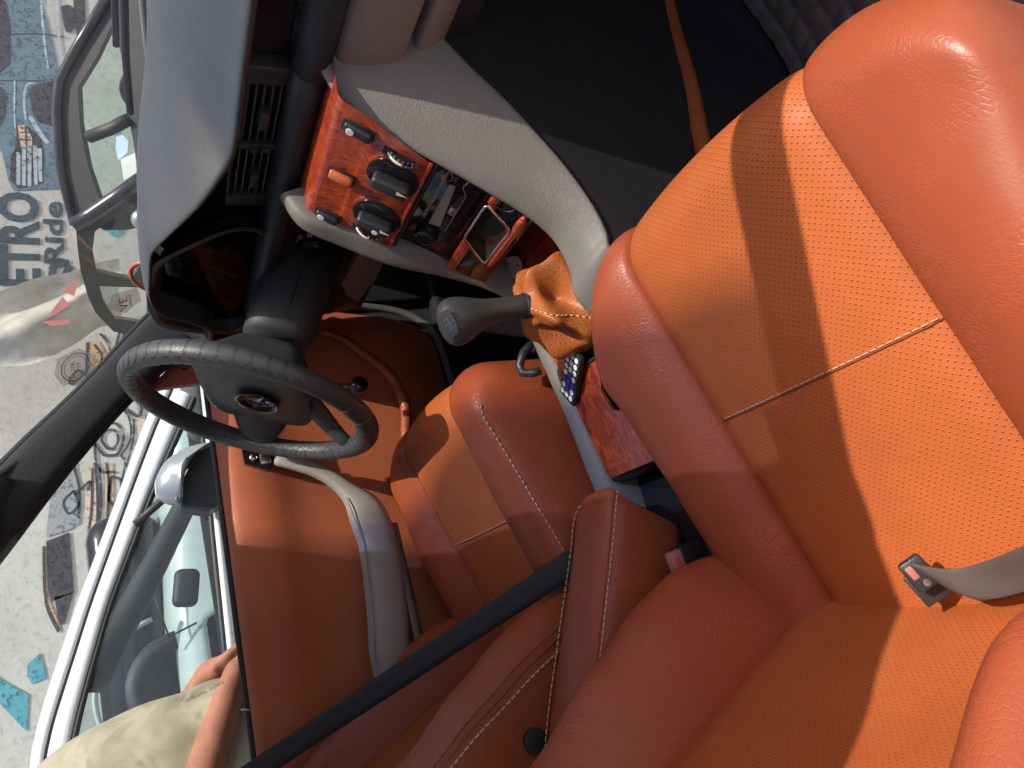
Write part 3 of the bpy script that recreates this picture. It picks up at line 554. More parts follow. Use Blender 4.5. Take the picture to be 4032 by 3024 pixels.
hole2 = [(0.104, -0.066), (0.108, -0.036), (0.094, -0.028), (0.067, -0.032), (0.060, -0.044), (0.063, -0.060), (0.082, -0.070)]
gz = lambda pts, d=0.0: [V(x, y, GZ(x)+d) for x, y in pts]
gp = MB().plate(gz(outl, -0.004), 0.004, V(-0.15, 0, 1), [gz(hole, -0.004), gz(hole2, -0.004)]).build('gear_panel', 'burl', co, smooth=False)
MB().box((0.14, -0.04, 0.295), (0.30, 0.15, 0.02), Matrix.Rotation(R_(-8.5), 3, 'Y')).build('tunnel_cavity', 'rubber', co, smooth=False)
MB().tube([V(x, y, GZ(x)+0.001) for x, y in hole], 0.0022, 6, closed=True).build('boot_frame', 'black', gp)
MB().grid([[V(-0.013, y, GZ(0)-0.0025), V(-0.020, y, GZ(0)-0.006), V(-0.023, y, GZ(0)-0.03), V(-0.023, y, 0.25)] for y in (-0.108, -0.05, 0.038)]).build('panel_end', 'gloss', co)
MB().box((-0.13, -0.035, 0.262), (0.21, 0.158, 0.012)).build('rear_tray', 'vinyl', co, smooth=False)
MB().box((-0.02, -0.115, 0.18), (0.5, 0.012, 0.26)).build('console_wall', 'vinyl', co, smooth=False)
# window-winder style handle under the rim on the driver's side
MB().tube([(0.2123,0.082,0.3462), (0.2008,0.086,0.3637), (0.182,0.088,0.3746), (0.1707,0.088,0.3733), (0.1649,0.078,0.3626), (0.165,0.07,0.3524)], 0.0065, 10).build('grab_handle', 'black', co)
pen = thing('white_stick', (-0.0208,0.0638,0.276), 'thin white stick standing in the tray behind the wood panel', 'stick')
MB().tube([(-0.0235,0.0697,0.269), (-0.0127,0.0395,0.288), (-0.0042,0.0184,0.301)], [0.003, 0.0028, 0.0016], 8).build('stick', 'white', pen)

# ----------------------------------------------------------------- gear lever with its gaiter
gl = thing('gear_lever', (0.21, -0.045, 0.35), 'dark grey gear lever with shift pattern on a crumpled tan leather gaiter', 'gear lever')
ax0, ax1 = V((0.2187,-0.048,0.4165)), V((0.2162,-0.04,0.5167))
ax = (ax1-ax0); Lh = ax.length; ax.normalize(); fx = V(1, 0, 0); fx = (fx-ax*fx.dot(ax)).normalized(); fy = ax.cross(fx)
kn = [(0.0, 0.0150, 0.0130, 0), (0.005, 0.0165, 0.0145, 0), (0.03, 0.0150, 0.0140, 0), (0.062, 0.0165, 0.0150, -0.001), (0.082, 0.0215, 0.0190, -0.003), (0.100, 0.0290, 0.0230, -0.006), (0.116, 0.0330, 0.0255, -0.008), (0.130, 0.0310, 0.0245, -0.008), (0.139, 0.0230, 0.0180, -0.006), (0.143, 0.010, 0.008, -0.004)]
sc_k = (Lh+0.022)/0.143
MB().loft([[ax0+ax*(h*sc_k)+fx*(o+a*math.cos(t))+fy*(b*math.sin(t)) for t in [2*math.pi*k/20 for k in range(20)]] for h, a, b, o in kn]).build('knob', plain('knob_plastic', (0.045, 0.043, 0.041), 0.36, grain=0.0003, gscale=500), gl, sub=1)
kc = V((0.1985,-0.06,0.5334)); ktx = (V((0.2146,-0.06,0.5342))-V((0.1876,-0.06,0.5295))).normalized(); kn_ = (V([-0.1134, -0.8209, 0.8848])-kc).normalized(); kn_ = (kn_*0.55+ax*0.75).normalized(); ktx = (ktx-kn_*ktx.dot(kn_)).normalized(); kty = kn_.cross(ktx)
pl = MB().plate([kc+kn_*0.001+ktx*(0.017*math.copysign(abs(math.cos(t))**0.6, math.cos(t)))+kty*(0.0105*math.copysign(abs(math.sin(t))**0.6, math.sin(t))) for t in [2*math.pi*k/24 for k in range(24)]], 0.0018, kn_).build('pattern_plate', 'black', gl, auto=40)
pm_ = plain('pattern_print', (0.10, 0.10, 0.10), 0.5)
for o, l, vert in ((-0.007, 0.009, 1), (0.0, 0.009, 1), (0.007, 0.009, 1), (0.0, 0.015, 0)):
    c = kc+kn_*0.003+(ktx*o if vert else V(0, 0, 0)); MB().box(c, (0.0009 if vert else l, l if vert else 0.0009, 0.0006), rotm(ktx, kty, kn_)).build('pattern_line', pm_, pl, smooth=False)
for i, t in enumerate('135R24'):
    text_mesh(t, 0.0042, kc+kn_*0.0028+ktx*(-0.0082+0.007*(i % 3))+kty*(0.0055 if i < 3 else -0.0085), ktx, kty, pm_, pl, 'pattern_numeral', 0.0001)
MB().lathe(ax0-ax*0.002, ax, [(0.0165, -0.004), (0.0178, 0.0), (0.0178, 0.005), (0.0165, 0.007)], 20).build('collar', 'black', gl, auto=40)
# gaiter: draped over a square opening, ridges to its corners, sagging pleats between them
rings, uvb = [], []
NB, KB = 64, 26
BC = V(0.214, -0.054, 0)
top = ax0+ax*0.004
for i in range(KB+1):
    t = i/KB; row = []
    for k in range(NB):
        a = 2*math.pi*k/NB; ca, sa = math.cos(a), math.sin(a)
        sq = 1/max(abs(ca)**4+abs(sa)**4, 1e-6)**0.25
        b = V(BC.x+0.064*ca*sq, BC.y+0.043*sa*sq, 0); bz = GZ(b.x)+0.002
        tp_ = top+(fx*ca+V(0, 1, 0)*sa)*0.0155
        e = t**1.15; p = tp_.lerp(V(b.x, b.y, bz), e)
        w_ = math.sin(math.pi*min(1, t))
        ph = 2*(a-0.78)+0.35*math.sin(3*t+a)+0.3*math.sin(2*a+1); ridge = (1-abs(math.sin(ph)))
        out = V(ca, sa*0.9, 0.35).normalized()
        d_f = w_**0.7*(0.002+0.026*ridge**1.2)-0.010*w_*(1-ridge)
        pleat = 0.0105*math.sin(2*math.pi*(1.55*t+0.16*math.sin(a+0.6)+0.08*math.sin(3*a)))*w_**0.5*(0.35+0.65*(1-ridge))
        small = 0.0035*noise.noise(V(ca*3, sa*3, t*6))*w_
        p = p+out*(d_f+pleat+small)+V(0, 0, 0.006*w_*(ridge-0.4)); p.z = max(p.z, GZ(p.x)+0.0015)
        row.append(p)
    rings.append(row); uvb.append([(k/NB*0.36, t*0.105) for k in range(NB)])
gb = MB().grid(rings, uvb, cv=True).build('gaiter', 'boot', gl, sub=1)
def on_gaiter(k): return [rings[i][k % NB]+(rings[i][k % NB]-V(0.21, -0.048, rings[i][k % NB].z-0.01)).normalized()*0.0012 for i in range(1, KB-1)]
for k in (int(NB*0.66), int(NB*0.18)): stitches(on_gaiter(k), gb, (-0.3, -0.6, 0.6), 0.005, 0.003, 0.0008)

# ----------------------------------------------------------------- remote control
rc = [V((0.1669,-0.0156,0.352)), V((0.1448,-0.0396,0.352)), V((0.0941,0.0325,0.338)), V((0.1247,0.0592,0.34))]
rm = thing('remote_control', (rc[0]+rc[1]+rc[2]+rc[3])/4, 'small black remote control with round white and blue buttons on the wood panel', 'remote control')
rn = (rc[1]-rc[0]).cross(rc[3]-rc[0]).normalized(); rn = rn if rn.z > 0 else -rn
rc0 = (rc[0]+rc[1]+rc[2]+rc[3])/4; ry = ((rc[0]+rc[1])-(rc[2]+rc[3])).normalized(); rx = ry.cross(rn).normalized()
wid = ((rc[1]-rc[0]).length+(rc[2]-rc[3]).length)/2; hei = ((rc[3]-rc[0]).length+(rc[2]-rc[1]).length)/2
rx_s = (rc[1]-rc[0]).normalized()
if rx.dot(rx_s) < 0: rx = -rx
bod = MB().box(rc0-rn*0.003, (wid, hei, 0.0075), rotm(rx, ry, rx.cross(ry)), bevel=0.002).build('case', 'black', rm, auto=40)
MB().box(rc0-rn*0.013+rx*0.004-ry*0.01, (wid*0.7, hei*0.7, 0.012), rotm(rx, ry, rx.cross(ry))).build('prop', 'rubber', bod, smooth=False)
cmap = [['r', 'w', 'w', 'w', 'b', 'w', 'w'], ['w', 'w', 'w', 'b', 'b', 'b', 'w'], ['w', 'w', 'w', 'w', 'b', 'w', 'w']]
for ci in range(3):
    for ri in range(7):
        c = rc0+rx*((ci-1)*wid*0.285)+ry*(hei*(0.385-0.128*ri))+rn*0.0008
        b = MB().lathe(c, rn, [(0.0042, 0), (0.0042, 0.0008), (0.0036, 0.0012), (0.001, 0.0013)], 16).build('button', {'r': 'red', 'w': 'white', 'b': 'blue'}[cmap[ci][ri]], rm, auto=40)

# ================================================================= steering wheel and column
WC = V([0.2585, 0.3715, 0.7144]); WT = 0.4407
WE1, WE2 = V(0, 1, 0), V(math.sin(WT), 0, math.cos(WT)); WN = V(-math.cos(WT), 0, math.sin(WT))
def W(a, b, off=0.0): return WC+WE1*a+WE2*b+WN*off
sw = thing('steering_wheel', WC-WN*0.1, 'black four-spoke steering wheel in a stitched leather cover with hexagon quilting', 'steering wheel')
RW, RT = 0.188, 0.0175
NRM, NRT = 160, 20
rows, uvs = [], []
for i in range(NRM):
    a = 2*math.pi*i/NRM; d = WE1*math.cos(a)+WE2*math.sin(a); row = []
    for k in range(NRT):
        t = 2*math.pi*k/NRT; rr = RT*(1+0.05*math.sin(3*a)); row.append(WC+d*(RW+rr*math.cos(t))+WN*(rr*math.sin(t)))
    rows.append(row)
rim = MB().grid(rows, cu=True, cv=True).build('rim', 'wheel', sw)
def on_rim(a, t, lift=-0.0001):
    d = WE1*math.cos(a)+WE2*math.sin(a); rr = RT*(1+0.05*math.sin(3*a))+lift; return WC+d*(RW+rr*math.cos(t))+WN*(rr*math.sin(t))
# raised hexagon quilting (double ribs) on the upper and lower thirds of the rim
hexm = MB(); 
for a0, a1 in ((R_(20), R_(200)), (R_(250), R_(345))):
    na = int((a1-a0)*RW/0.021); da_ = (a1-a0)/na
    for i in range(na):
        am = a0+da_*(i+0.5)
        for tt in (0.0, 2*math.pi/3, 4*math.pi/3):
            o = da_*0.5 if tt == 2*math.pi/3 else 0.0
            for e in (-0.0011, 0.0011):
                ae = am+o+e/RW-da_*0.5
                hexm.tube([on_rim(ae, tt+x) for x in lin(-0.62, 0.62, 6)], 0.00034, 4)
                hexm.tube([on_rim(ae, tt+0.62), on_rim(ae+da_*0.25, tt+0.83), on_rim(ae+da_*0.5, tt+1.04)], 0.00034, 4)
                hexm.tube([on_rim(ae, tt+0.62), on_rim(ae-da_*0.25, tt+0.83), on_rim(ae-da_*0.5, tt+1.04)], 0.00034, 4)
setp(hexm.build('quilting_ribs', plain('rib_leather', (0.014, 0.014, 0.015), 0.4), sw), kind='stuff')
stm_ = MB()
for a in (R_(-38), R_(-23), R_(222), R_(236)): stm_.tube([on_rim(a, t) for t in lin(0, 2*math.pi, 20)], 0.0008, 5)
stm_.build('cover_joints', plain('cover_joint', (0.10, 0.095, 0.09), 0.5), sw)
stitches([on_rim(a, R_(150)) for a in lin(R_(-60), R_(20), 30)], sw, WN, 0.006, 0.004, 0.001, plain('rim_stitch', (0.03, 0.03, 0.03), 0.5), lift=0.0003)
# hub: dished padded cushion, four spokes
ROT = R_(-12)
def WL(a, b, off=0.0): return W(a*math.cos(ROT)-b*math.sin(ROT), a*math.sin(ROT)+b*math.cos(ROT), off)
def hubring(sx, sy0, sy1, off, n=32, p=0.42):
    out = []
    for k in range(n):
        t = 2*math.pi*k/n; c, s = math.cos(t), math.sin(t)
        x = math.copysign(abs(c)**p, c)*sx; y = math.copysign(abs(s)**p, s)*(sy1 if s > 0 else sy0)
        x *= 1+0.14*(-y/0.1 if y < 0 else 0)*0; out.append(WL(x*(1.0+1.2*max(0, y)), y, off))
    return out
MB().loft([hubring(0.05, 0.05, 0.045, -0.115), hubring(0.075, 0.068, 0.058, -0.085), hubring(0.098, 0.082, 0.084, -0.055), hubring(0.122, 0.088, 0.096, -0.036), hubring(0.122, 0.088, 0.096, -0.026), hubring(0.116, 0.082, 0.090, -0.020), hubring(0.07, 0.06, 0.05, -0.017), hubring(0.02, 0.02, 0.015, -0.016)]).build('hub_pad', 'hub', sw, sub=1)
for ang_, w0, w1 in ((4, 0.056, 0.030), (176, 0.056, 0.030), (-60, 0.026, 0.020), (-120, 0.026, 0.020)):
    a = R_(ang_); c, s = math.cos(a), math.sin(a); ring_ = []
    for r, w, off, th in ((0.06, w0, -0.055, 0.026), (0.10, w0, -0.042, 0.022), (0.135, w0*0.85, -0.022, 0.016), (0.165, w1, -0.006, 0.013), (0.182, w1, -0.001, 0.011)):
        ring_.append([WL(c*r-s*w*math.cos(t), s*r+c*w*math.cos(t), off+th*math.sin(t)*0.8) for t in [2*math.pi*k/14 for k in range(14)]])
    MB().loft(ring_).build('spoke', 'hub', sw, sub=1)
ec = V(0, 0, 0); eoff = -0.0095
MB().grid([[WL(r*math.cos(t), r*math.sin(t)*0.92-0.005, eoff+h) for t in [2*math.pi*k/36 for k in range(36)]] for r, h in ((0.040, 0.0005), (0.038, 0.003), (0.033, 0.0015), (0.028, -0.004), (0.027, -0.006), (0.001, -0.006))], cv=True).build('emblem_recess', 'gloss', sw)
MB().tube([WL(0.0215*math.cos(t), 0.0205*math.sin(t)-0.005, eoff-0.004) for t in [2*math.pi*k/36 for k in range(36)]], 0.0008, 6, closed=True).build('emblem_ring', plain('dark_chrome', (0.2, 0.2, 0.2), 0.25, 1.0), sw)
em = MB()
for a in (90, 210, 330):
    d = V(math.cos(R_(a)), math.sin(R_(a)), 0); pnt = V(-d.y, d.x, 0)
    t0 = WL(d.x*0.0225, d.y*0.0225-0.005, eoff-0.004); s1 = WL(pnt.x*0.0042, pnt.y*0.0042-0.005, eoff-0.004); s2 = WL(-pnt.x*0.0042, -pnt.y*0.0042-0.005, eoff-0.004); mid = WL(0, -0.005, eoff-0.001)
    em.add([t0, s1, mid, s2], [(0, 1, 2), (0, 2, 3)])
em.build('emblem_star', 'steel', sw, smooth=False)
# grip flap in crinkled leather between spokes, stem and cowl
colm = thing('steering_column', (0.45, 0.37, 0.62), 'dark plastic steering column cowl below the instrument cluster', 'column')
cax = -WN; cc = WC+cax*0.12
rings = []
for h, ra, rb_ in ((0.0, 0.050, 0.052), (0.012, 0.058, 0.058), (0.06, 0.062, 0.060), (0.12, 0.064, 0.062), (0.20, 0.066, 0.066)):
    c = cc+cax*h; rings.append([c+WE1*(ra*math.copysign(abs(math.cos(t))**0.75, math.cos(t)))+WE2*(rb_*math.copysign(abs(math.sin(t))**0.75, math.sin(t))-0.004) for t in [2*math.pi*k/28 for k in range(28)]])
MB().loft(rings).build('cowl', plain('cowl_plastic', (0.035, 0.035, 0.04), 0.5, grain=0.0006, gscale=800), colm)
MB().tube([cc+cax*h+WE1*-0.0655+WE2*-0.006 for h in lin(0.01, 0.2, 6)], 0.001, 5).build('cowl_seam', 'rubber', colm)
MB().tube([cc+cax*0.03+WE1*0.05, cc+cax*0.03+WE1*0.12+WE2*-0.01, cc+cax*0.02+WE1*0.16+WE2*-0.01], [0.005, 0.006, 0.008], 8).build('indicator_stalk', 'black', colm)

# ================================================================= driver's door
dd = thing('driver_door', (0.1, 0.7, 0.2), 'driver door lined in perforated orange leather with a grey armrest and window', 'car door')
def ztop(x): return 0.757-0.028*x
PR = [(0.722, -0.002), (0.704, 0.002), (0.692, -0.002), (0.680, -0.014), (0.672, -0.035), (0.668, -0.07), (0.672, -0.105), (0.682, -0.135), (0.686, -0.20), (0.686, -0.28), (0.686, -0.36), (0.688, -0.44), (0.69, -0.49), (0.70, -0.52)]
rows, uvs = [], []
for x in lin(-0.50, 0.50, 40)+[0.52, 0.54, 0.56, 0.575]:
    zb = 0.235 if x < 0.46 else interp(x, [(0.46, 0.235), (0.50, 0.255), (0.53, 0.31), (0.575, 0.47)])
    row = []; kz = (ztop(x)-zb)/0.522
    for y, dz in PR: row.append(V(x, y+max(0, x-0.52)*0.15, ztop(x)+dz*kz))
    rows.append(row); uvs.append([(x, dz) for y, dz in PR])
MB().grid(rows, uvs).build('door_panel', 'doorperf', dd, sub=1)
MB().tube([V(x, 0.712, ztop(x)+0.004) for x in lin(-0.52, 0.50, 12)], 0.006, 8).build('window_seal', 'rubber', dd)
MB().tube([V(*p) for p in cr([(0.60, 0.69, 0.60), (0.575, 0.685, 0.462), (0.55, 0.685, 0.33), (0.515, 0.685, 0.262), (0.47, 0.685, 0.235), (0.35, 0.685, 0.225), (0.0, 0.685, 0.22), (-0.5, 0.685, 0.22)], 5)], 0.009, 8).build('door_seal', plain('seal_grey', (0.10, 0.095, 0.09), 0.6), dd)
MB().box((0.05, 0.745, 0.42), (1.1, 0.05, 0.62), bevel=0.01).build('door_skin', plain('door_paint', (0.035, 0.035, 0.037), 0.3, coat=0.5), dd, smooth=False)
# map pocket with its rolled lip
pk = [(0.4991,0.655,0.511), (0.4798,0.65,0.4703), (0.4291,0.645,0.4242), (0.3788,0.64,0.3841), (0.3287,0.635,0.3694), (0.2829,0.632,0.3693), (0.2177,0.63,0.3831), (0.10, 0.63, 0.372), (-0.10, 0.63, 0.365), (-0.35, 0.63, 0.365)]
pp = cr(pk, 5)
lip_ = MB().tube(pp, [0.008+0.004*min(1, i/18) for i in range(len(pp))], 10).build('pocket_lip', 'leather', dd)
rows, uvs = [], []
for i, p in enumerate(pp):
    zb = 0.245+0.02*max(0, p.x-0.35)/0.1
    rows.append([V(p.x, p.y+(0.685-p.y)*s*s, p.z+(min(zb, p.z-0.02)-p.z)*s) for s in (0.0, 0.15, 0.35, 0.6, 0.8, 1.0)]); uvs.append([(p.x, p.z-0.13*s) for s in (0.0, 0.15, 0.35, 0.6, 0.8, 1.0)])
MB().grid(rows, uvs).build('map_pocket', plain('pocket_felt', (0.42, 0.10, 0.022), 0.8, grain=0.001, gscale=900), dd)
# armrest and pull handle
apath = [((0.2288,0.628,0.6557), 0.012, 0.010), ((0.2092,0.618,0.618), 0.013, 0.012), ((0.179,0.61,0.571), 0.014, 0.015), ((0.1351,0.606,0.5327), 0.018, 0.020), ((0.0897,0.606,0.5068), 0.036, 0.030), ((0.0277,0.608,0.4963), 0.037, 0.034), ((-0.0437,0.61,0.4994), 0.038, 0.034), ((-0.121,0.612,0.5069), 0.038, 0.034), ((-0.2032,0.612,0.5181), 0.037, 0.034), ((-0.36, 0.615, 0.50), 0.028, 0.03)]
ctr = cr([V(*p) for p, a, b in apath], 3); ra_ = cr([V(a, b, 0) for p, a, b in apath], 3); rings = []
for i, c in enumerate(ctr):
    t = (ctr[min(i+1, len(ctr)-1)]-ctr[max(i-1, 0)]).normalized(); sy = V(0, 1, 0); up = sy.cross(t); up = up if up.z > 0 or up.x > 0 else -up
    hh, ww = ra_[i].x, ra_[i].y
    rings.append([c+sy*(ww*math.copysign(abs(math.cos(a))**0.7, math.cos(a)))+up*(hh*math.copysign(abs(math.sin(a))**0.7, math.sin(a))) for a in [2*math.pi*k/16 for k in range(16)]])
MB().loft(rings).build('armrest', 'doorgrey', dd, sub=1)
MB().tube([c+V(0, -0.026*min(1, ra_[i].y/0.03), 0.035*ra_[i].x/0.038) for i, c in enumerate(ctr) if i > 9], 0.0016, 6).build('armrest_piping', 'doorgrey', dd)
MB().grid([[V(x, 0.615, 0.462), V(x, 0.635, 0.445), V(x, 0.672, 0.43)] for x in lin(-0.35, 0.06, 6)]).build('armrest_underside', plain('light_strip', (0.30, 0.29, 0.29), 0.5), dd, solid=0.004)
hk = [(0.2804,0.655,0.7099), (0.2329,0.655,0.7087), (0.2111,0.655,0.6661), (0.2414,0.655,0.6486), (0.2708,0.655,0.6516), (0.3,0.655,0.6823)]
br = MB().plate(hk, 0.014, (0, -1, 0)).build('handle_bracket', 'gloss', dd, auto=40)
MB().lathe((0.241,0.64,0.6915), (0, -1, 0), [(0.007, -0.004), (0.007, 0.004), (0.004, 0.006)], 12).build('bracket_screw', 'steel', br, auto=40)
MB().box(V((0.2343,0.632,0.6709)), (0.022, 0.006, 0.020), bevel=0.002).build('handle_tang', 'steel', dd, auto=40)
# window winder knob
cr0 = V((0.3513,0.61,0.465)); 
MB().tube([cr0+V(0.020, 0.06, 0.03), cr0+V(0.012, 0.035, 0.016), cr0+V(0.0, 0.015, 0.0)], [0.010, 0.008, 0.008], 8).build('winder_arm', 'black', dd)
MB().lathe(cr0+V(0, 0.014, 0), (0, -1, 0), [(0.010, 0), (0.017, 0.006), (0.020, 0.016), (0.018, 0.027), (0.010, 0.033)], 20).build('winder_knob', 'gloss', dd, sub=1)
# mirror trim triangle, glass, lock pin, screw
tri = [(0.4161,0.69,0.856), (0.4651,0.69,0.8065), (0.4692,0.69,0.7541), (0.4497,0.69,0.7446), (0.4181,0.69,0.7508), (0.418,0.69,0.7957)]
mt_ = MB().plate(tri, 0.016, (0, -1, 0)).build('mirror_trim', 'leather_side', dd, auto=40)
MB().box(V((0.4577,0.672,0.7855)), (0.016, 0.012, 0.012), bevel=0.004).build('mirror_toggle', 'black', mt_, auto=40)
def pane_pt(x, z): return V(x, 0.718-0.16*(z-0.76)/0.4, z)
MB().grid([[pane_pt(0.43-0.75*max(0, (z-0.86))-0.0*(z-0.76), z) if s == 1 else pane_pt(-0.52+(0.95-0.75*max(0, z-0.86))*s, z) for s in lin(0, 1, 8)] for z in lin(0.74, 1.16, 8)]).build('door_glass', 'sideglass', dd)
MB().tube([pane_pt(0.43-0.75*max(0, z-0.86)+0.008, z) for z in lin(0.75, 1.14, 10)], 0.009, 8).build('glass_channel', 'rubber', dd)
lp = MB().lathe((-0.2111,0.7,0.7542), (-0.25, 0.1, 1), [(0.007, -0.006), (0.008, 0.0), (0.005, 0.002)], 14).build('lock_pin_collar', 'rubber', dd, auto=40)
MB().tube([(-0.2111,0.7,0.7542), (-0.2025,0.7,0.7793)], 0.0017, 8).build('lock_pin', 'steel', dd)
sc1 = MB().lathe((-0.2681,0.688,0.7504), (-0.1, -1, 0.4), [(0.0055, -0.003), (0.0055, 0.001), (0.003, 0.0018)], 16).build('trim_screw', 'chrome', dd, auto=40)
text_mesh('SAFETY  TEMPERED', 0.008, pane_pt(-0.145, 0.80)+V(0, -0.003, 0), (-0.2, 0, 0.95), (-1, 0, -0.2), gm, dd, 'glass_marking', 0.0001)

# ================================================================= seats
def half_profile(tab, sgn, k=1.0): return [(sgn*y, h*(k if h > 0 else 1)) for y, h in tab]
def seat(name, label, cy, dx, dz, rec, inb, bx=0.0, bz=0.0, ksc=1.0, kout=1.0, corner=0.135):
    """inb = +1 when the car's middle lies on the +Y side of the seat"""
    t0 = thing(name, (dx, cy, 0), label, 'car seat')
    A = math.atan(0.2875); r = 0.052; path = []
    for x in lin(-0.32, 0.165, 26): path.append((x, 0.336+0.2875*x, -math.sin(A), math.cos(A)))
    ex, ez = 0.165+r*math.sin(A), 0.336+0.2875*0.165-r*math.cos(A)
    for a in lin(0, 1, 10)[1:]:
        an = A-(A+math.pi/2)*a; path.append((ex-r*math.sin(an), ez+r*math.cos(an), -math.sin(an), math.cos(an)))
    for d in (0.04, 0.09, 0.15): path.append((ex+r-0.01*d/0.15, ez-d, 1, 0))
    def pt(i, y, h):
        x, z, nx, nz = path[i]; ay = abs(y)
        if h > 0 and ay > 0.134: h *= interp(x, [(-0.02, 1.0), (0.20, 0.45 if y*inb > 0 else 0.25)])
        sh = (corner if y*inb > 0 else 0.05)*(max(0, ay-0.115)/0.135)**3; fw = min(1.0, max(0.0, (x+0.12)/0.32))
        hn = max(h, -0.02)      # the skirts hang straight down
        return V(dx+x+nx*hn-sh*fw**1.5, cy+y, dz+z+nz*hn+(h-hn))
    ib = [(0.1325, -0.006), (0.1345, 0.002), (0.142, 0.012), (0.158, 0.026), (0.180, 0.036), (0.203, 0.038), (0.224, 0.030), (0.240, 0.014), (0.250, -0.010), (0.254, -0.05), (0.254, -0.10), (0.252, -0.16)]
    ob = [(0.1325, -0.006), (0.1345, 0.003), (0.144, 0.016), (0.165, 0.028), (0.190, 0.037), (0.218, 0.039), (0.242, 0.031), (0.258, 0.010), (0.266, -0.020), (0.268, -0.05), (0.267, -0.10), (0.262, -0.16)]
    if corner < 0.1: ib = [(0.1325, -0.006), (0.1345, 0.002), (0.142, 0.010), (0.158, 0.020), (0.185, 0.026), (0.212, 0.026), (0.234, 0.021), (0.246, 0.010), (0.252, -0.010), (0.255, -0.05), (0.255, -0.10), (0.253, -0.16)]
    arc = [0.0]
    for a, b in zip(path, path[1:]): arc.append(arc[-1]+math.hypot(b[0]-a[0], b[1]-a[1]))
    ysi = lin(-0.1325, 0.1325, 21)
    def crown(y, i):
        x = path[i][0]; st_ = 0.004*math.exp(-(x/0.006)**2) if i < 26 else 0
        return 0.010*(1-(y/0.1325)**2)-0.006*math.exp(-((abs(y)-0.1325)/0.006)**2)-st_*0.5+0.0012*math.sin(9*x+11*y)
    ins = MB().grid([[pt(i, y, crown(y, i)) for y in ysi] for i in range(len(path))], [[(arc[i], y) for y in ysi] for i in range(len(path))]).build('cushion_insert', 'perf', t0, sub=1)
    i0 = min(range(26), key=lambda i: abs(path[i][0]))
    stitches([pt(i0, y, crown(y, i0)+0.0006) for y in lin(-0.128, 0.128, 24)], ins, (0, 0, 1), 0.0055, 0.0022, 0.0005, lift=0.0001)
    MB().tube([pt(i0, y, crown(y, i0)-0.0002)+V(-0.0022, 0, 0) for y in lin(-0.131, 0.131, 24)], 0.0009, 5).build('seam', plain('seam', (0.16, 0.035, 0.012), 0.7), ins)
    for sgn, tab in ((inb, ib), (-inb, ob)):
        tb = half_profile(tab, sgn)
        def wr(y, h, i): return h+0.0016*noise.noise(V(path[i][0]*16, y*26, sgn*3.0))*(1 if h > 0 else 0.3)
        b = MB().grid([[pt(i, y, wr(y, h, i)) for y, h in tb] for i in range(len(path))], [[(arc[i], j*0.014) for j in range(len(tb))] for i in range(len(path))]).build('cushion_bolster', 'leather', t0, sub=2)
        q_ = 9 if tab is ob else 7; edge = (tb[q_][0]*1.008, tb[q_][1]-0.002)
        if not (corner > 0.1 and sgn == inb): stitches([pt(i, edge[0], edge[1]-0.004) for i in range(4, 29)], b, (0, sgn, 0.5), 0.006, 0.003, 0.0009)
    # backrest
    ra = R_(rec); tx = V(-math.sin(ra), 0, math.cos(ra)); nx_ = V(math.cos(ra), 0, math.sin(ra)); B0 = V(dx-0.215+bx, cy, dz+0.27+bz)
    ktab = [(-0.06, 0.25), (-0.02, 0.62), (0.03, 0.92), (0.08, 1.06), (0.14, 1.05), (0.22, 0.92), (0.33, 0.66), (0.45, 0.42), (0.60, 0.35)]
    ss = [-0.05, -0.03, -0.01]+lin(0.01, 0.56, 26)+[0.575, 0.588, 0.594]
    def bp(s, y, h): 
        top_ = max(0, (s-0.54)/0.054); return B0+tx*s+nx_*(h*ksc if False else h)*(1-0.0*top_)+V(0, y*(1-0.10*top_**2), 0)-nx_*(0.05*top_**2)
    yb = lin(-0.168, 0.168, 21)
    def bcr(y, s): return -0.014*(1-(y/0.168)**2)-0.005*math.exp(-((abs(y)-0.168)/0.006)**2)+0.004*math.sin(2*math.pi*s/0.19)*(1-(y/0.168)**2)+(0.0035*math.sin(s*70+y*8)*math.exp(-(s/0.05)**2)*math.exp(-((y+inb*-0.08)/0.07)**2) if s < 0.15 else 0)
    bi = MB().grid([[bp(s, y, bcr(y, s)) for y in yb] for s in ss], [[(s, y) for y in yb] for s in ss]).build('backrest_insert', 'perf', t0, sub=1)
    bt = [(0.168, -0.005), (0.1695, 0.004), (0.175, 0.020), (0.186, 0.050), (0.202, 0.082), (0.221, 0.100), (0.240, 0.098), (0.254, 0.078), (0.262, 0.045), (0.265, 0.0), (0.265, -0.06), (0.258, -0.12)]
    for sgn in (1, -1):
        rows = []
        for s in ss:
            k = interp(s, ktab)*ksc*(1+(kout-1)*interp(s, [(0.12, 0.0), (0.33, 1.1)]) if sgn != inb else 1.0); rows.append([bp(s, sgn*y*(1 if y < 0.2 else 1-0.03*max(0, 0.05-s)/0.1), h*k if h > 0 else h)+V(0, 0, 0) for y, h in bt])
        b = MB().grid(rows).build('backrest_bolster', 'leather', t0, sub=2)
        for j, off, nm_, w_ in ((8, 0.0, 'stitching', 1),):
            stitches([bp(s, sgn*0.2635, 0.040*interp(s, ktab)*ksc*(1+(kout-1)*interp(s, [(0.12, 0.0), (0.33, 1.1)]) if sgn != inb else 1.0))+V(0, sgn*0.0006, 0) for s in ss[1:-3]], b, (0, sgn, 0), 0.0062, 0.003, 0.0011, lift=0.0012)
            stitches([bp(s, sgn*0.2595, 0.062*interp(s, ktab)*ksc*(1+(kout-1)*interp(s, [(0.12, 0.0), (0.33, 1.1)]) if sgn != inb else 1.0))+V(0, sgn*0.0006, 0) for s in ss[1:-3]], b, (0, sgn, 0), 0.0062, 0.003, 0.0010, 'thread_dark', lift=0.0012)
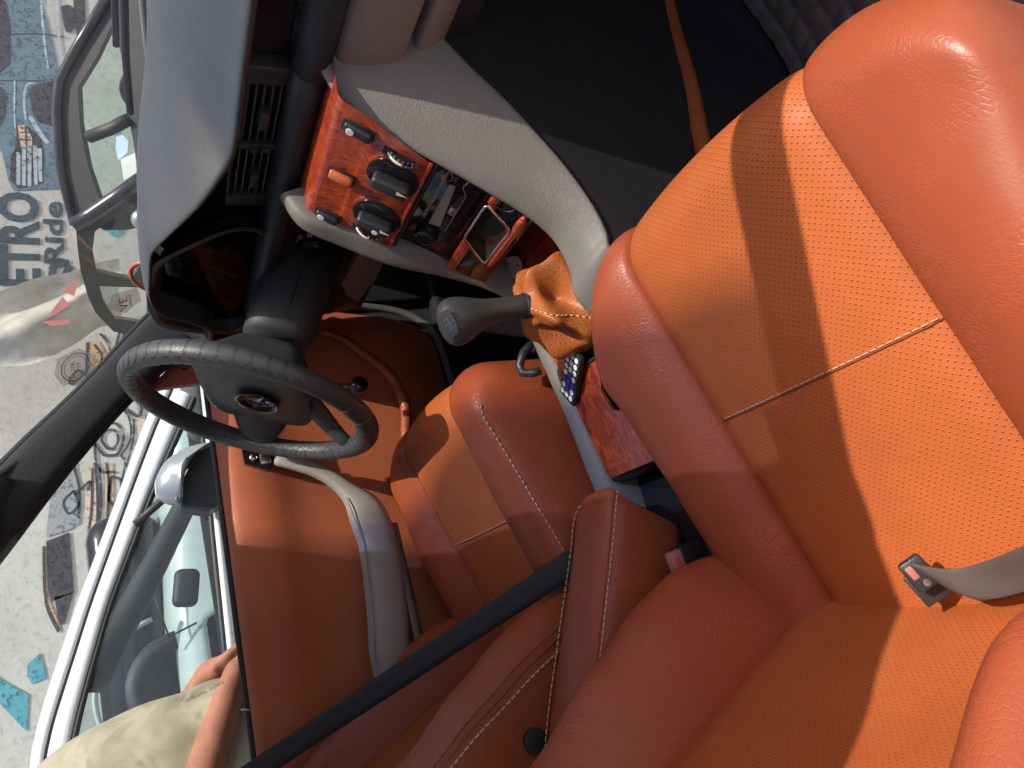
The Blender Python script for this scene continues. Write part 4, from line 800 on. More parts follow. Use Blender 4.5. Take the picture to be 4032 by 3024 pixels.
            MB().tube([bp(s, sgn*0.2618, 0.052*interp(s, ktab)*ksc*(1+(kout-1)*interp(s, [(0.12, 0.0), (0.33, 1.1)]) if sgn != inb else 1.0)) for s in ss[1:-3]], 0.0017, 6).build('seam_piping', 'leather_side', b)
    MB().grid([[bp(s, y, -0.12-0.01*(1-(y/0.26)**2)) for y in lin(-0.258, 0.258, 9)] for s in ss]).build('back_panel', 'leather_side', t0)
    MB().grid([[bp(0.594, y, h) for y in (-0.25, -0.1, 0.1, 0.25)] for h in (-0.12, -0.06, 0.0, 0.03)]).build('top_cap', 'leather', t0)
    hd = MB().box(B0+tx*0.70+nx_*-0.03, (0.11, 0.27, 0.17), rotm(nx_, (0, 1, 0), tx), bevel=0.04, seg=3).build('headrest', 'leather', t0, sub=1)
    return t0, bp, pt
ps, ps_bp, ps_pt = seat('passenger_seat', 'near orange leather passenger seat with perforated middle, crossed by a shadow band', -0.36, 0.0, 0.0, 22, 1, kout=1.6)
ds, ds_bp, ds_pt = seat('driver_seat', 'far orange leather driver seat behind the steering wheel', 0.36, -0.012, 0.055, 22, -1, 0.012, 0.0, 0.95, corner=0.045)

# ----------------------------------------------------------------- folding armrest between the seats
tops = [((-0.030, 0.004, 0.356), 0.040, 0.034), ((-0.034, 0.005, 0.368), 0.050, 0.050), ((-0.055, 0.006, 0.382), 0.055, 0.060), ((-0.10, 0.008, 0.402), 0.055, 0.062), ((-0.20, 0.010, 0.452), 0.056, 0.062), ((-0.30, 0.012, 0.500), 0.056, 0.062), ((-0.42, 0.012, 0.545), 0.055, 0.06)]
cs = cr([V(*p) for p, a, b in tops], 4); wz = cr([V(a, b, 0) for p, a, b in tops], 4); rings = []; le, re_ = [], []
for i, c in enumerate(cs):
    t = (cs[min(i+1, len(cs)-1)]-cs[max(i-1, 0)]).normalized(); up = V(0, 1, 0).cross(t); up = up if up.z > 0 else -up
    w_, h_ = wz[i].x, wz[i].y; ring_ = []
    for a in [2*math.pi*k/28 for k in range(28)]:
        ca, sa = math.cos(a), math.sin(a)
        ring_.append(c+V(0, 1, 0)*(w_*math.copysign(abs(ca)**0.55, ca))+up*(h_*math.copysign(abs(sa)**0.5, sa)-h_))
    rings.append(ring_); le.append(c+V(0, w_*0.985, 0)-up*0.010); re_.append(c-V(0, w_*0.985, 0)-up*0.010)
ar = MB().loft(rings).build('armrest', 'leather', ds, sub=1); ar['label'] = 'narrow stitched armrest folded down between the two seats'
for e, sgn in ((le, 1), (re_, -1)):
    stitches([p+V(0, sgn*0.001, 0.001) for p in e[3:]], ar, (0, sgn, 0.4), 0.006, 0.0026, 0.0008, lift=0.0004)
    if sgn < 0: MB().tube([p+V(0, 0, 0.006) for p in e[2:]], 0.0014, 6).build('seam_piping', 'leather_side', ar)
pv = V((-0.3037,0.085,0.497)); MB().lathe(pv, (0, -1, 0), [(0.015, -0.006), (0.015, 0.001), (0.012, 0.002)], 24).build('pivot_disc', 'rubber', ar, auto=40)

# ----------------------------------------------------------------- seat belts and buckle
sb = thing('seat_belt', (-0.1, 0.2, 0.35), 'black seat belt webbing running across the driver seat backrest', 'seat belt')
b0, b1 = V((-0.1198,0.11,0.3932)), V((-0.2997,0.62,0.7801)); 
b0 = V((-0.12,0.125,0.3929)); bd = (b1-b0).normalized(); wv = bd.cross(V([-0.1134, -0.8209, 0.8848])-(b0+b1)/2).normalized()
b2 = b1+(b1-b0)*0.35
MB().grid([[p+wv*w_+V(0, 0.004*math.sin(3*t), 0) for w_ in (-0.018, -0.006, 0.006, 0.018)] for t, p in [(t, b0-bd*0.08+(b2-b0+bd*0.08)*t) for t in lin(0, 1, 14)]]).build('webbing', 'belt', sb, solid=0.0022)
bk = thing('belt_buckle', (-0.1481,-0.1,0.3457), 'upright black belt buckle with red PRESS button beside the passenger seat', 'belt buckle')
bo = V((-0.1439,-0.1,0.3565)); bt_ = V(-0.10, 0, 1).normalized(); bxv = V(1, 0, 0.10).normalized()
brm = rotm(bxv, (0, 1, 0), bt_)
MB().box(bo-bt_*0.046, (0.036, 0.024, 0.072), brm, bevel=0.003).build('housing', 'gloss', bk, auto=40)
pb = MB().box(bo-bt_*0.004-V(0, 0.004, 0), (0.031, 0.015, 0.016), brm, bevel=0.003).build('press_button', 'pink', bk, auto=40)
text_mesh('PRESS', 0.0088, bo-V(0, 0.0123, 0)-bxv*0.0145-bt_*0.004, bxv, bt_, inkr, pb, 'press_lettering', 0.0003)
MB().tube([bo-bt_*0.08, bo-bt_*0.16+V(-0.01, 0.0, 0)], 0.009, 8).build('stalk', 'black', bk)
pbelt = thing('belt_tongue', (-0.2,-0.3729,0.315), 'black belt tongue with grey webbing lying in the passenger seat crease', 'seat belt')
t1, t2 = V((-0.1804,-0.3843,0.335)), V((-0.2063,-0.389,0.325)); td = (t2-t1).normalized(); tn_ = (V([-0.1134, -0.8209, 0.8848])-t1).normalized(); tw = tn_.cross(td).normalized(); tn_ = td.cross(tw)
MB().box((t1+t2)/2, ((t2-t1).length, 0.020, 0.009), rotm(td, tw, tn_), bevel=0.003).build('tongue_body', 'black', pbelt, auto=40)
MB().box(t1+tn_*0.003+td*0.010-tw*0.004, (0.012, 0.006, 0.005), rotm(td, tw, tn_), bevel=0.001).build('tongue_slot', 'pink', pbelt, auto=40)
MB().lathe(t1+td*0.022+tn_*0.0045, tn_, [(0.003, 0), (0.003, 0.0008), (0.001, 0.001)], 14).build('rivet', 'steel', pbelt, auto=40)
MB().box(t2+V(0.0, 0.012, -0.012), (0.03, 0.024, 0.003), rotm(td, tw, tn_), bevel=0.001).build('tongue_plate', 'black', pbelt, auto=40)
wb = cr([(-0.1928,-0.3975,0.338), (-0.1982,-0.4078,0.336), (-0.2069,-0.4226,0.328), (-0.2055,-0.447,0.33), (-0.1987,-0.4821,0.338), (-0.1911,-0.5198,0.345)], 5)
wrows = []
for i, p in enumerate(wb):
    t = i/(len(wb)-1); a_ = 0.25-0.7*t; wrows.append([p+(V(0.85, 0.1, 0.5)*math.cos(a_)+V(0.2, 0.3, 0.9)*math.sin(a_)).normalized()*s+V(0, 0, 0.004*math.sin(7*t+s*60)) for s in (-0.016, -0.006, 0.006, 0.016)])
MB().grid(wrows).build('webbing', 'beltgrey', pbelt, solid=0.002, sub=1)

# ----------------------------------------------------------------- quilted mats
def quilt(x, y):
    """chevron quilting: slanted cells, mirrored every other column"""
    cw, chh = 0.030, 0.034; c = math.floor(y/cw); fy_ = y/cw-c; fx_ = (x+(fy_ if c % 2 == 0 else 1-fy_)*0.014)/chh; fx_ -= math.floor(fx_)
    e = min(fy_, 1-fy_)*cw; g = min(fx_, 1-fx_)*chh; return 0.0045*(1-math.exp(-min(e, g)/0.004))
def mat_thing(x0, x1, y0, y1, name, label, rise):
    t = thing(name, ((x0+x1)/2, (y0+y1)/2, 0.0), label, 'floor mat')
    n, m = int((x1-x0)/0.004), int((y1-y0)/0.004)
    zz = lambda x: 0.012+rise*max(0, x-0.42)**2
    MB().grid([[V(x, y, zz(x)+quilt(x, y)) for y in lin(y0, y1, m)] for x in lin(x0, x1, n)]).build('quilted_top', 'quilt', t)
    MB().tube([V(x, y, zz(x)+0.004) for x, y in [(x, y0) for x in lin(x0, x1, 8)]+[(x1, y) for y in lin(y0, y1, 8)]+[(x, y1) for x in lin(x1, x0, 8)]], 0.011, 8).build('binding', 'vinyl', t)
mat_thing(0.20, 0.80, -0.66, -0.250, 'floor_mat', 'dark chevron quilted floor mat in the passenger footwell', 1.6)
mat_thing(0.10, 0.70, 0.20, 0.62, 'floor_mat', 'dark floor mat in the driver footwell behind the gear lever', 1.6)

# ================================================================= outside
struct('ground', MB().box((0, 0, -0.29), (160, 160, 0.02)), plain('concrete_ground', (0.36, 0.34, 0.31), 0.9, var=0.25, nscale=1.5, grain=0.004, gscale=40), smooth=False)
def wallmat(name, col, worn=False):
    m, nt, p = new_mat(name); v = coord(nt)
    n = noise_n(nt, v, 1.6, 8, 0.65); n2 = noise_n(nt, v, 14, 6, 0.7)
    c = ramp(nt, n, [(0.3, tuple(x*0.80 for x in col)), (0.7, col)]); c = mixc(nt, ramp(nt, n2, [(0.50, (0, 0, 0)), (0.68, (0.8, 0.8, 0.8))]), c, tuple(x*0.6 for x in col))
    L(nt, c, p.inputs['Base Color']); p.inputs['Roughness'].default_value = 0.9; bump(nt, p, n2, 0.01, 0.6)
    if worn: L(nt, ramp(nt, math_n(nt, 'ADD', math_n(nt, 'MULTIPLY', n2, 0.6), math_n(nt, 'MULTIPLY', noise_n(nt, v, 45, 3), 0.4)), [(0.52, (1, 1, 1)), (0.60, (0.25, 0.25, 0.25))]), p.inputs['Alpha'])
    return m
wallw = wallmat('painted_render', (0.50, 0.495, 0.475))
def paint(name, col): return wallmat(name, col, True)
PT = dict(blue=paint('mural_blue', (0.13, 0.22, 0.28)), navy=paint('mural_navy', (0.045, 0.085, 0.115)), dark=paint('mural_dark', (0.06, 0.065, 0.08)), pale=paint('mural_pale', (0.42, 0.52, 0.58)), teal=paint('mural_teal', (0.10, 0.34, 0.42)), ochre=paint('mural_ochre', (0.55, 0.38, 0.22)), grey=paint('mural_grey', (0.30, 0.31, 0.33)), peach=paint('mural_peach', (0.62, 0.48, 0.38)))
CO = V(4.19, 8.0, 0); WA = V(math.sin(R_(80)), -math.cos(R_(80)), 0); NA = V(-math.cos(R_(80)), -math.sin(R_(80)), 0)
wa = thing('mural_wall', CO+WA*4, 'white wall painted with a blue car and RETRO Ride lettering', 'wall')
def wallplate(t, p0, d, l, n_, h0, h1):
    MB().plate([p0+V(0, 0, h0), p0+d*l+V(0, 0, h0), p0+d*l+V(0, 0, h1), p0+V(0, 0, h1)], 0.25, -n_).build('render', wallw, t, smooth=False)
wallplate(wa, CO, WA, 14, NA, -0.28, 4.2)
def decal(t, pts, mat, n_, lift=0.006, name='painted_shape', sm=0):
    P = [V(*p) for p in pts]
    if sm: P = cr(P+[P[0]], sm)[:-1]
    return MB().plate([p+n_*lift for p in P], 0.003, n_).build(name, PT[mat], t, smooth=False)
def stroke(t, pts, w, mat, n_, lift=0.012, sm=4, name='painted_line'):
    P = cr([V(*p) for p in pts], sm) if len(pts) > 2 else [V(*p) for p in pts]; rows = []
    for i, p in enumerate(P):
        d = (P[min(i+1, len(P)-1)]-P[max(i-1, 0)]).normalized(); s = d.cross(n_).normalized(); ww = w*(0.85+0.3*noise.noise(p*3))
        rows.append([p-s*ww/2+n_*lift, p+s*ww/2+n_*lift])
    return MB().grid(rows).build(name, PT[mat], t, smooth=False)
# blue painted car, seen from its front corner
decal(wa, [(8.151,7.302,1.751), (8.091,7.312,1.352), (7.631,7.393,1.249), (6.992,7.506,1.198), (6.471,7.598,1.183), (6.126,7.659,1.23), (5.514,7.766,1.305), (5.491,7.771,1.787), (5.611,7.75,1.828), (5.938,7.692,1.853), (6.1,7.663,1.947)], 'blue', NA)
decal(wa, [(7.912,7.344,1.797), (7.788,7.365,1.641), (7.472,7.421,1.627), (7.01,7.503,1.673), (6.886,7.525,1.806), (6.935,7.516,1.889)], 'dark', NA, 0.010)
decal(wa, [(6.739,7.551,1.886), (6.692,7.559,1.758), (6.439,7.603,1.773), (6.269,7.633,1.843), (6.321,7.624,1.926)], 'dark', NA, 0.010, sm=3)
decal(wa, [(6.703,7.557,1.522), (6.777,7.544,1.431), (6.805,7.539,1.204), (6.343,7.62,1.215), (6.29,7.63,1.389), (6.386,7.613,1.499)], 'dark', NA, 0.010, sm=3)
decal(wa, [(7.801,7.363,1.078), (7.83,7.358,0.9873), (7.73,7.376,0.92), (7.532,7.411,0.9711), (7.487,7.419,1.063)], 'dark', NA, 0.010, sm=3)
decal(wa, [(8.276,7.28,0.9093), (8.171,7.298,0.7921), (7.558,7.406,0.8456), (7.338,7.445,0.9535), (7.787,7.366,0.9431)], 'dark', NA, 0.009)
decal(wa, [(6.288,7.63,1.681), (6.248,7.637,1.568), (6.117,7.66,1.463), (5.893,7.7,1.449), (5.58,7.755,1.5), (5.513,7.767,1.741), (5.611,7.75,1.81), (5.913,7.696,1.772), (5.986,7.683,1.72)], 'dark', NA, 0.010)
for k in range(5): stroke(wa, [(5.942,7.691,1.698), (5.557,7.759,1.736)] if k == 0 else ([(5.988,7.683,1.639), (5.546,7.761,1.684)] if k == 1 else ([(6.012,7.679,1.583), (5.535,7.763,1.631)] if k == 2 else ([(6.025,7.676,1.527), (5.558,7.759,1.566)] if k == 3 else [(5.993,7.682,1.485), (5.591,7.753,1.517)]))), 0.045, 'pale', NA, 0.015)
decal(wa, [(6.266,7.634,1.674), (6.269,7.633,1.593), (6.114,7.661,1.545), (6.002,7.681,1.557), (5.999,7.681,1.665)], 'peach', NA, 0.016)
for a, b in (((), ()),): pass
stroke(wa, [(6.177,7.65,1.665), (6.181,7.649,1.566)], 0.02, 'dark', NA, 0.020); stroke(wa, [(6.088,7.665,1.665), (6.091,7.665,1.557)], 0.02, 'dark', NA, 0.020); stroke(wa, [(6.258,7.635,1.594), (6.011,7.679,1.61)], 0.02, 'dark', NA, 0.021)
stroke(wa, [(7.924,7.342,1.275), (7.391,7.436,1.298), (6.984,7.507,1.298)], 0.030, 'pale', NA); stroke(wa, [(7.946,7.338,1.111), (7.466,7.422,1.143), (6.937,7.516,1.151)], 0.030, 'pale', NA)
stroke(wa, [(6.813,7.537,1.647), (6.332,7.622,1.695), (6.009,7.679,1.691)], 0.02, 'pale', NA); stroke(wa, [(6.337,7.621,1.586), (6.563,7.582,1.581), (6.759,7.547,1.534), (6.8,7.54,1.438)], 0.03, 'pale', NA)
stroke(wa, [(6.384,7.613,1.545), (6.174,7.65,1.457), (6.063,7.67,1.395)], 0.05, 'pale', NA); stroke(wa, [(7.384,7.437,1.645), (7.419,7.431,1.365), (7.414,7.432,1.081)], 0.014, 'dark', NA); stroke(wa, [(6.802,7.539,1.791), (6.829,7.535,1.426), (6.865,7.528,1.188)], 0.012, 'dark', NA)
stroke(wa, [(7.316,7.449,1.579), (7.342,7.444,1.549), (7.285,7.454,1.545), (7.259,7.459,1.575)], 0.012, 'dark', NA)
# lettering: RETRO above Ride
lu = (V((5.42,7.783,1.553))-V((4.338,7.974,1.638))); lx = lu.normalized(); ly = NA.cross(lx); ly = ly if ly.z > 0 else -ly
zt = V((4.259,7.988,1.655))
def word(s, x, y, w, h, shear=0.0, bold=0.02):
    o = text_mesh(s, 1.0, (0, 0, 0), (1, 0, 0), (0, 1, 0), PT['navy'], wa, 'lettering', 0.002, bold=bold, shear=shear)
    xs = [v.co.x for v in o.data.vertices]; ysv = [v.co.y for v in o.data.vertices]; x0, x1, y0, y1 = min(xs), max(xs), min(ysv), max(ysv)
    p0 = V(*x)
    for v in o.data.vertices:
        a, b = (v.co.x-x0)/(x1-x0)*w, (v.co.y-y0)/(y1-y0)*h; v.co = p0+lx*a+ly*b+NA*(0.008+v.co.z)
    return o
wR = (V((5.458,7.776,1.558))-V((4.11,8.014,1.653))).length; hR = (V((4.685,7.913,1.611))-V((4.723,7.906,2.01))).length
word('RETRO', (4.11,8.014,1.653), 0, wR, hR, 0.0, 0.035)
wr_ = (V((5.335,7.798,1.259))-V((4.61,7.926,1.375))).length; hr_ = (V((4.675,7.915,1.368))-V((4.683,7.913,1.567))).length
word('Ride', (4.621,7.924,1.383), 0, wr_, hr_, 0.0, 0.025)
stroke(wa, [(4.597,7.928,1.33), (4.46,7.952,1.418), (4.432,7.957,1.512), (4.572,7.933,1.506), (4.623,7.924,1.437), (4.63,7.922,1.336)], 0.09, 'navy', NA)
decal(wa, [(5.129,7.835,0.9114), (5.161,7.829,0.8201), (5.103,7.839,0.7485), (4.989,7.859,0.7326), (4.923,7.871,0.8285), (4.993,7.858,0.9078)], 'teal', NA, sm=3)
# second wall with line drawings of an off-road car
NBW = V(0, -1, 0)
wb_ = thing('mural_wall', (1, 8, 0), 'white wall with sketched off-road car and teal patches behind the silver car', 'wall')
wallplate(wb_, V(4.19, 8.0, 0), V(-1, 0, 0), 16, NBW, -0.28, 4.2)
decal(wb_, [(3.643,8,1.252), (3.655,8,1.14), (3.465,8,1.077), (3.218,8,1.139), (3.25,8,1.263)], 'ochre', NBW)
decal(wb_, [(3.455,8,0.9842), (3.545,8,0.8608), (3.268,8,0.854), (3.158,8,0.9698)], 'peach', NBW)
decal(wb_, [(2.204,8,1.235), (2.216,8,1.154), (1.808,8,1.188), (1.625,8,1.286)], 'ochre', NBW)
decal(wb_, [(2.207,8,1.392), (2.225,8,1.321), (1.641,8,1.362), (1.367,8,1.466), (1.762,8,1.461)], 'peach', NBW)
decal(wb_, [(1.448,8,1.869), (1.46,8,1.836), (0.9404,8,1.864), (0.6369,8,1.787), (0.601,8,1.821), (0.8673,8,1.901)], 'ochre', NBW)
decal(wb_, [(2.681,8,0.8648), (2.751,8,0.7815), (2.369,8,0.7986), (2.251,8,0.896)], 'peach', NBW)
decal(wb_, [(1.497,8,1.833), (1.548,8,1.624), (0.9308,8,1.64), (0.8875,8,1.836), (1.031,8,1.856)], 'dark', NBW, 0.010)
decal(wb_, [(0.9267,8,1.809), (0.9328,8,1.648), (0.6577,8,1.745), (0.6479,8,1.794)], 'dark', NBW, 0.010)
decal(wb_, [(2.018,8,1.748), (2.276,8,1.494), (1.626,8,1.525), (1.573,8,1.622), (1.545,8,1.829)], 'grey', NBW, 0.008)
decal(wb_, [(3.27,8,0.8727), (3.477,8,0.6569), (2.684,8,0.7043), (2.705,8,0.8433)], 'grey', NBW, 0.008)
for c in ([(2.308,8,1.224), (2.479,8,1.3), (2.653,8,1.224), (2.658,8,1.079), (2.486,8,1.016), (2.312,8,1.094), (2.308,8,1.224)], [(2.381,8,1.19), (2.494,8,1.232), (2.591,8,1.168), (2.568,8,1.089), (2.468,8,1.073), (2.381,8,1.127), (2.381,8,1.19)], [(3.738,8,0.9252), (3.513,8,0.9874), (3.28,8,0.9563), (3.208,8,0.8324)], [(3.762,8,0.8653), (3.506,8,0.9222), (3.329,8,0.885)], [(3.655,8,1.251), (3.376,8,1.287), (2.781,8,1.354)], [(1.979,8,1.543), (1.873,8,1.645), (1.741,8,1.607), (1.822,8,1.515), (1.979,8,1.543)], [(1.928,8,1.539), (2.051,8,1.386), (1.955,8,1.417)], [(3.232,8,1.471), (3.33,8,1.373), (3.26,8,1.343), (3.174,8,1.454), (3.232,8,1.471)], [(2.246,8,1.323), (1.837,8,1.334), (1.259,8,1.417)], [(2.227,8,1.215), (1.917,8,1.221), (1.241,8,1.339)], [(1.455,8,1.857), (0.8993,8,1.883), (0.5815,8,1.799)], [(2.772,8,1.293), (2.19,8,1.298), (2.109,8,1.138)], [(2.066,8,1.187), (1.997,8,1.097), (1.748,8,1.142), (1.817,8,1.231), (2.066,8,1.187)], [(3.487,8,0.7525), (3.041,8,0.8515), (2.81,8,0.8029)], [(2.835,8,0.9774), (2.705,8,0.8433), (2.918,8,0.7713)]):
    stroke(wb_, c, 0.034, 'dark', NBW)
for c in ([(2.199,8,1.349), (1.75,8,1.403), (1.373,8,1.49)], [(2.187,8,1.281), (1.782,8,1.313), (1.305,8,1.404)], [(1.705,8,1.182), (1.323,8,1.266), (0.9614,8,1.38)], [(2.28,8,1.066), (2.196,8,1.039), (1.995,8,1.088)], [(2.748,8,1.133), (2.812,8,1.008), (2.692,8,0.9379), (2.449,8,0.956), (2.28,8,1.066)], [(3.603,8,0.7391), (3.306,8,0.687), (2.966,8,0.7085)], [(3.62,8,1.19), (3.471,8,1.131), (3.275,8,1.197)], [(3.757,8,1.121), (3.588,8,1.045), (3.292,8,1.058), (3.09,8,1.143)], [(2.685,8,0.8923), (2.393,8,0.944), (2.143,8,1.036)], [(2.229,8,1.519), (1.969,8,1.492), (1.676,8,1.529)], [(1.341,8,1.774), (1.358,8,1.641)], [(1.197,8,1.77), (1.206,8,1.647)]):
    stroke(wb_, c, 0.028, 'dark', NBW)
decal(wb_, [(0.3496,8,2.081), (0.4271,8,1.968), (0.1789,8,1.943), (0.1569,8,2.058), (0.2458,8,2.097)], 'teal', NBW)
decal(wb_, [(0.3703,8,2.377), (0.229,8,2.258), (0.0737,8,2.095), (-0.2504,8,2.135), (0.0592,8,2.325), (0.1629,8,2.39)], 'teal', NBW)
# plastic sheet hung across the corner
tp = thing('plastic_sheet', (3.9, 7.2, 1.0), 'crumpled translucent plastic sheet with red print hung across the wall corner', 'plastic sheet')
pm, pnt, pp_ = new_mat('plastic_sheet'); pv_ = coord(pnt)
pc = ramp(pnt, noise_n(pnt, pv_, 5, 6), [(0.3, (0.36, 0.35, 0.31)), (0.7, (0.58, 0.56, 0.50))]); L(pnt, pc, pp_.inputs['Base Color']); pp_.inputs['Roughness'].default_value = 0.35; bump(pnt, pp_, noise_n(pnt, pv_, 6, 2, 0.5, 0.8), 0.012)
up_ = cr([(3.877,7.3,2.106), (3.918,7.25,1.94), (4.033,7.2,1.686), (4.117,7.2,1.476), (4.17,7.2,1.262), (4.297,7.25,1.039), (4.372,7.3,0.8107)], 6); lo_ = cr([(3.162,7.2,2.132), (3.172,7.15,1.974), (3.14,7.1,1.779), (3.17,7.1,1.603), (3.351,7.15,1.292), (3.511,7.2,1.093), (3.57,7.25,0.8957)], 6)
rows = []
for a, b in zip(up_, lo_):
    rows.append([a.lerp(b, s)+V(0, 0.14*math.sin(s*8+0.6*math.sin(a.z*2))+0.05*noise.noise(V(a.x, s*9, a.z*1.2)), 0.02*math.sin(s*13+a.z)) for s in lin(0, 1, 20)])
shm = MB().grid(rows).build('sheet', pm, tp, sub=1)
for tri_ in ([(3.521,7.02,1.545), (3.765,7.02,1.384), (3.658,7.02,1.333), (3.565,7.02,1.462)], [(3.817,7.02,1.379), (3.965,7.02,1.214), (3.758,7.02,1.283)], [(3.499,7.02,1.586), (3.504,7.02,1.347), (3.453,7.02,1.352), (3.442,7.02,1.512)]):
    MB().plate(tri_, 0.004, (0, -1, 0)).build('red_print', plain('faded_red', (0.50, 0.18, 0.17), 0.6), shm, smooth=False)

# ----------------------------------------------------------------- black parked car in front of the mural
bc = thing('black_car', V((3.584,4.175,0.5629))*1.0, 'black parked car with stickers on its windscreen in front of the mural', 'car')
blk = plain('black_paint', (0.022, 0.022, 0.022), 0.3, coat=0.6, var=0.3); bsk = plain('sun_strip', (0.02, 0.021, 0.022), 0.5, grain=0.002, gscale=200)
NK = V(-math.cos(R_(50))*math.cos(R_(35)), -math.sin(R_(50))*math.cos(R_(35)), math.sin(R_(35)))
outer = [(4.344,3.663,0.701), (4.195,3.995,0.9279), (4.09,4.208,1.064), (3.944,4.375,1.113), (3.645,4.657,1.147), (3.315,4.9,1.11), (3.323,4.809,1.018), (3.382,4.388,0.6107), (3.57,4.154,0.5276), (4.235,3.511,0.4353)]
win = [(4.22,3.761,0.6946), (4.095,3.991,0.8317), (4.009,4.183,0.9628), (3.83,4.353,0.9838), (3.592,4.539,0.9693), (3.388,4.669,0.9235), (3.434,4.372,0.6412), (3.67,4.19,0.6593), (4.051,3.876,0.6647)]
MB().plate(outer, 0.05, -NK, [win]).build('windscreen_frame', bsk, bc, smooth=False)
MB().tube([V(*p)+NK*0.01 for p in outer[:6]], 0.035, 8).build('roof_edge', blk, bc)
MB().tube([(3.74,4.385,0.9361), (3.725,4.26,0.7857), (3.727,4.149,0.6662)], 0.045, 8).build('mirror_post', bsk, bc)
MB().plate(win, 0.006, -NK).build('windscreen_pane', 'paletint', bc, smooth=False)
MB().plate([(3.683,4.266,0.7546), (3.683,4.238,0.7231), (3.618,4.255,0.6829), (3.562,4.316,0.6979), (3.547,4.389,0.7638), (3.62,4.334,0.7711)], 0.004, NK).build('blue_sticker', plain('pale_blue', (0.45, 0.62, 0.70), 0.6), bc, smooth=False)
MB().plate([(3.546,4.375,0.7481), (3.543,4.288,0.6502), (3.438,4.377,0.6502), (3.428,4.471,0.7444)], 0.004, NK).build('white_sticker', plain('pale_green', (0.58, 0.66, 0.60), 0.6), bc, smooth=False)
SDIR = V(math.cos(R_(112)), math.sin(R_(112)), 0); NSV = V(SDIR.y, -SDIR.x, 0); NSV = NSV if NSV.y < 0 else -NSV
so_ = [(3.253,4.796,1.106), (3.163,5.017,1.12), (3.085,5.211,1.126), (2.983,5.464,1.106), (2.913,5.636,1.072), (2.824,5.856,0.9597), (2.756,6.026,0.6219), (3.42,4.383,0.5185), (3.41,4.406,0.6078)]
w1 = [(3.229,4.856,0.9844), (3.162,5.021,1.02), (3.077,5.231,1.015), (3.041,5.319,0.7726), (3.12,5.124,0.6612), (3.307,4.661,0.6074), (3.339,4.582,0.659)]
w2 = [(3.022,5.368,1.014), (2.96,5.521,0.9976), (2.877,5.725,0.9287), (2.846,5.802,0.6895), (3.004,5.412,0.6615)]
MB().plate(so_, 0.05, -NSV, [w1, w2]).build('door_frame', blk, bc, smooth=False)
MB().plate(w1, 0.006, -NSV).build('front_side_pane', 'clear', bc, smooth=False); MB().plate(w2, 0.006, -NSV).build('rear_side_pane', 'clear', bc, smooth=False)
MB().tube([V(*p) for p in ((3.253,4.796,1.106), (3.29,4.704,0.9819), (3.343,4.573,0.8144), (3.41,4.406,0.6078))], 0.06, 8).build('front_pillar', blk, bc)
mo = V((3.308,4.66,0.6652)); MB().loft([[mo+NSV*(0.10+0.05*h)+SDIR*(0.09*math.cos(t)*k)+V(0, 0, 0.075*math.sin(t)*k) for t in [2*math.pi*i/14 for i in range(14)]] for h, k in ((0, 0.7), (0.5, 1.0), (1.5, 0.95), (2.2, 0.5))]).build('door_mirror', plain('silver_cap', (0.45, 0.45, 0.45), 0.25, 0.6), bc, sub=1)
def interior_seat(t, p, r1, r2, h, nm='seat'):
    MB().box(p, (r1, r2, h), bevel=min(r1, r2, h)*0.3, seg=3).build(nm, plain('dark_cloth', (0.03, 0.032, 0.034), 0.8), t)
hs = V((3.123,5.117,0.8187))+SDIR*0.6-NSV*0.5
for p, sz in ((V((3.507,4.411,0.7511))-NK*0.8, 0.30), (V((3.123,5.117,0.8187))-NSV*0.6, 0.34), (V((3.833,4.067,0.6745))-NK*0.35, 0.12)):
    MB().lathe(p-V(0, 0, sz*0.6), (0, 0, 1), [(sz*0.32, 0), (sz*0.40, sz*0.4), (sz*0.40, sz*0.9), (sz*0.25, sz*1.15), (sz*0.05, sz*1.2)], 16).build('head_restraint', plain('dark_cloth2', (0.03, 0.032, 0.034), 0.8), bc)
swc = V((3.887,4.037,0.6907))-NK*0.30; MB().tube([swc+WA*(0.18*math.cos(a))+V(0, 0, 0.16*math.sin(a)) for a in [2*math.pi*k/28 for k in range(28)]], 0.018, 8, closed=True).build('wheel_rim', 'rubber', bc)
lowb = [V((4.286,3.462,0.4283)), V((3.57,4.154,0.5276)), V((3.417,4.39,0.519)), V((2.751,6.037,0.6226))]
MB().grid([[p+V(0, 0, 0.0), p+V(-0.35, -0.6, -0.12), p+V(-0.55, -0.95, -0.4), p+V(-0.55, -0.9, -0.75)] if i < 2 else [p, p+NSV*0.08+V(0, 0, -0.15), p+NSV*0.08+V(0, 0, -0.5), p+NSV*0.04+V(0, 0, -0.75)] for i, p in enumerate(lowb)]).build('body', blk, bc, solid=0.02)
# wipers and cowl of our own car, just beyond the dashboard
wp = thing('wiper', (0.95, 0.2, 0.80), 'dark wiper arm resting outside the lower edge of the windscreen', 'wiper')
MB().tube([(0.93, -0.10, 0.808), (0.92, 0.10, 0.816), (0.88, 0.30, 0.826), (0.86, 0.42, 0.826)], 0.007, 6).build('blade', 'rubber', wp); MB().tube([(0.95, -0.10, 0.812), (0.94, 0.10, 0.826), (0.90, 0.30, 0.838)], 0.006, 6).build('arm', 'black', wp)
bn = thing('bonnet', (1.4, 0, 0.7), 'dark bonnet edge seen beyond the windscreen', 'bonnet')
MB().grid([[V(x, y, 0.80-0.10*((x-0.86)/1.1)**1.5-0.04*(y/0.7)**2) for y in lin(-0.7, 0.7, 9)] for x in lin(0.86, 2.0, 8)]).build('panel', plain('bonnet_paint', (0.30, 0.28, 0.26), 0.3, coat=0.5), bn, solid=0.01)

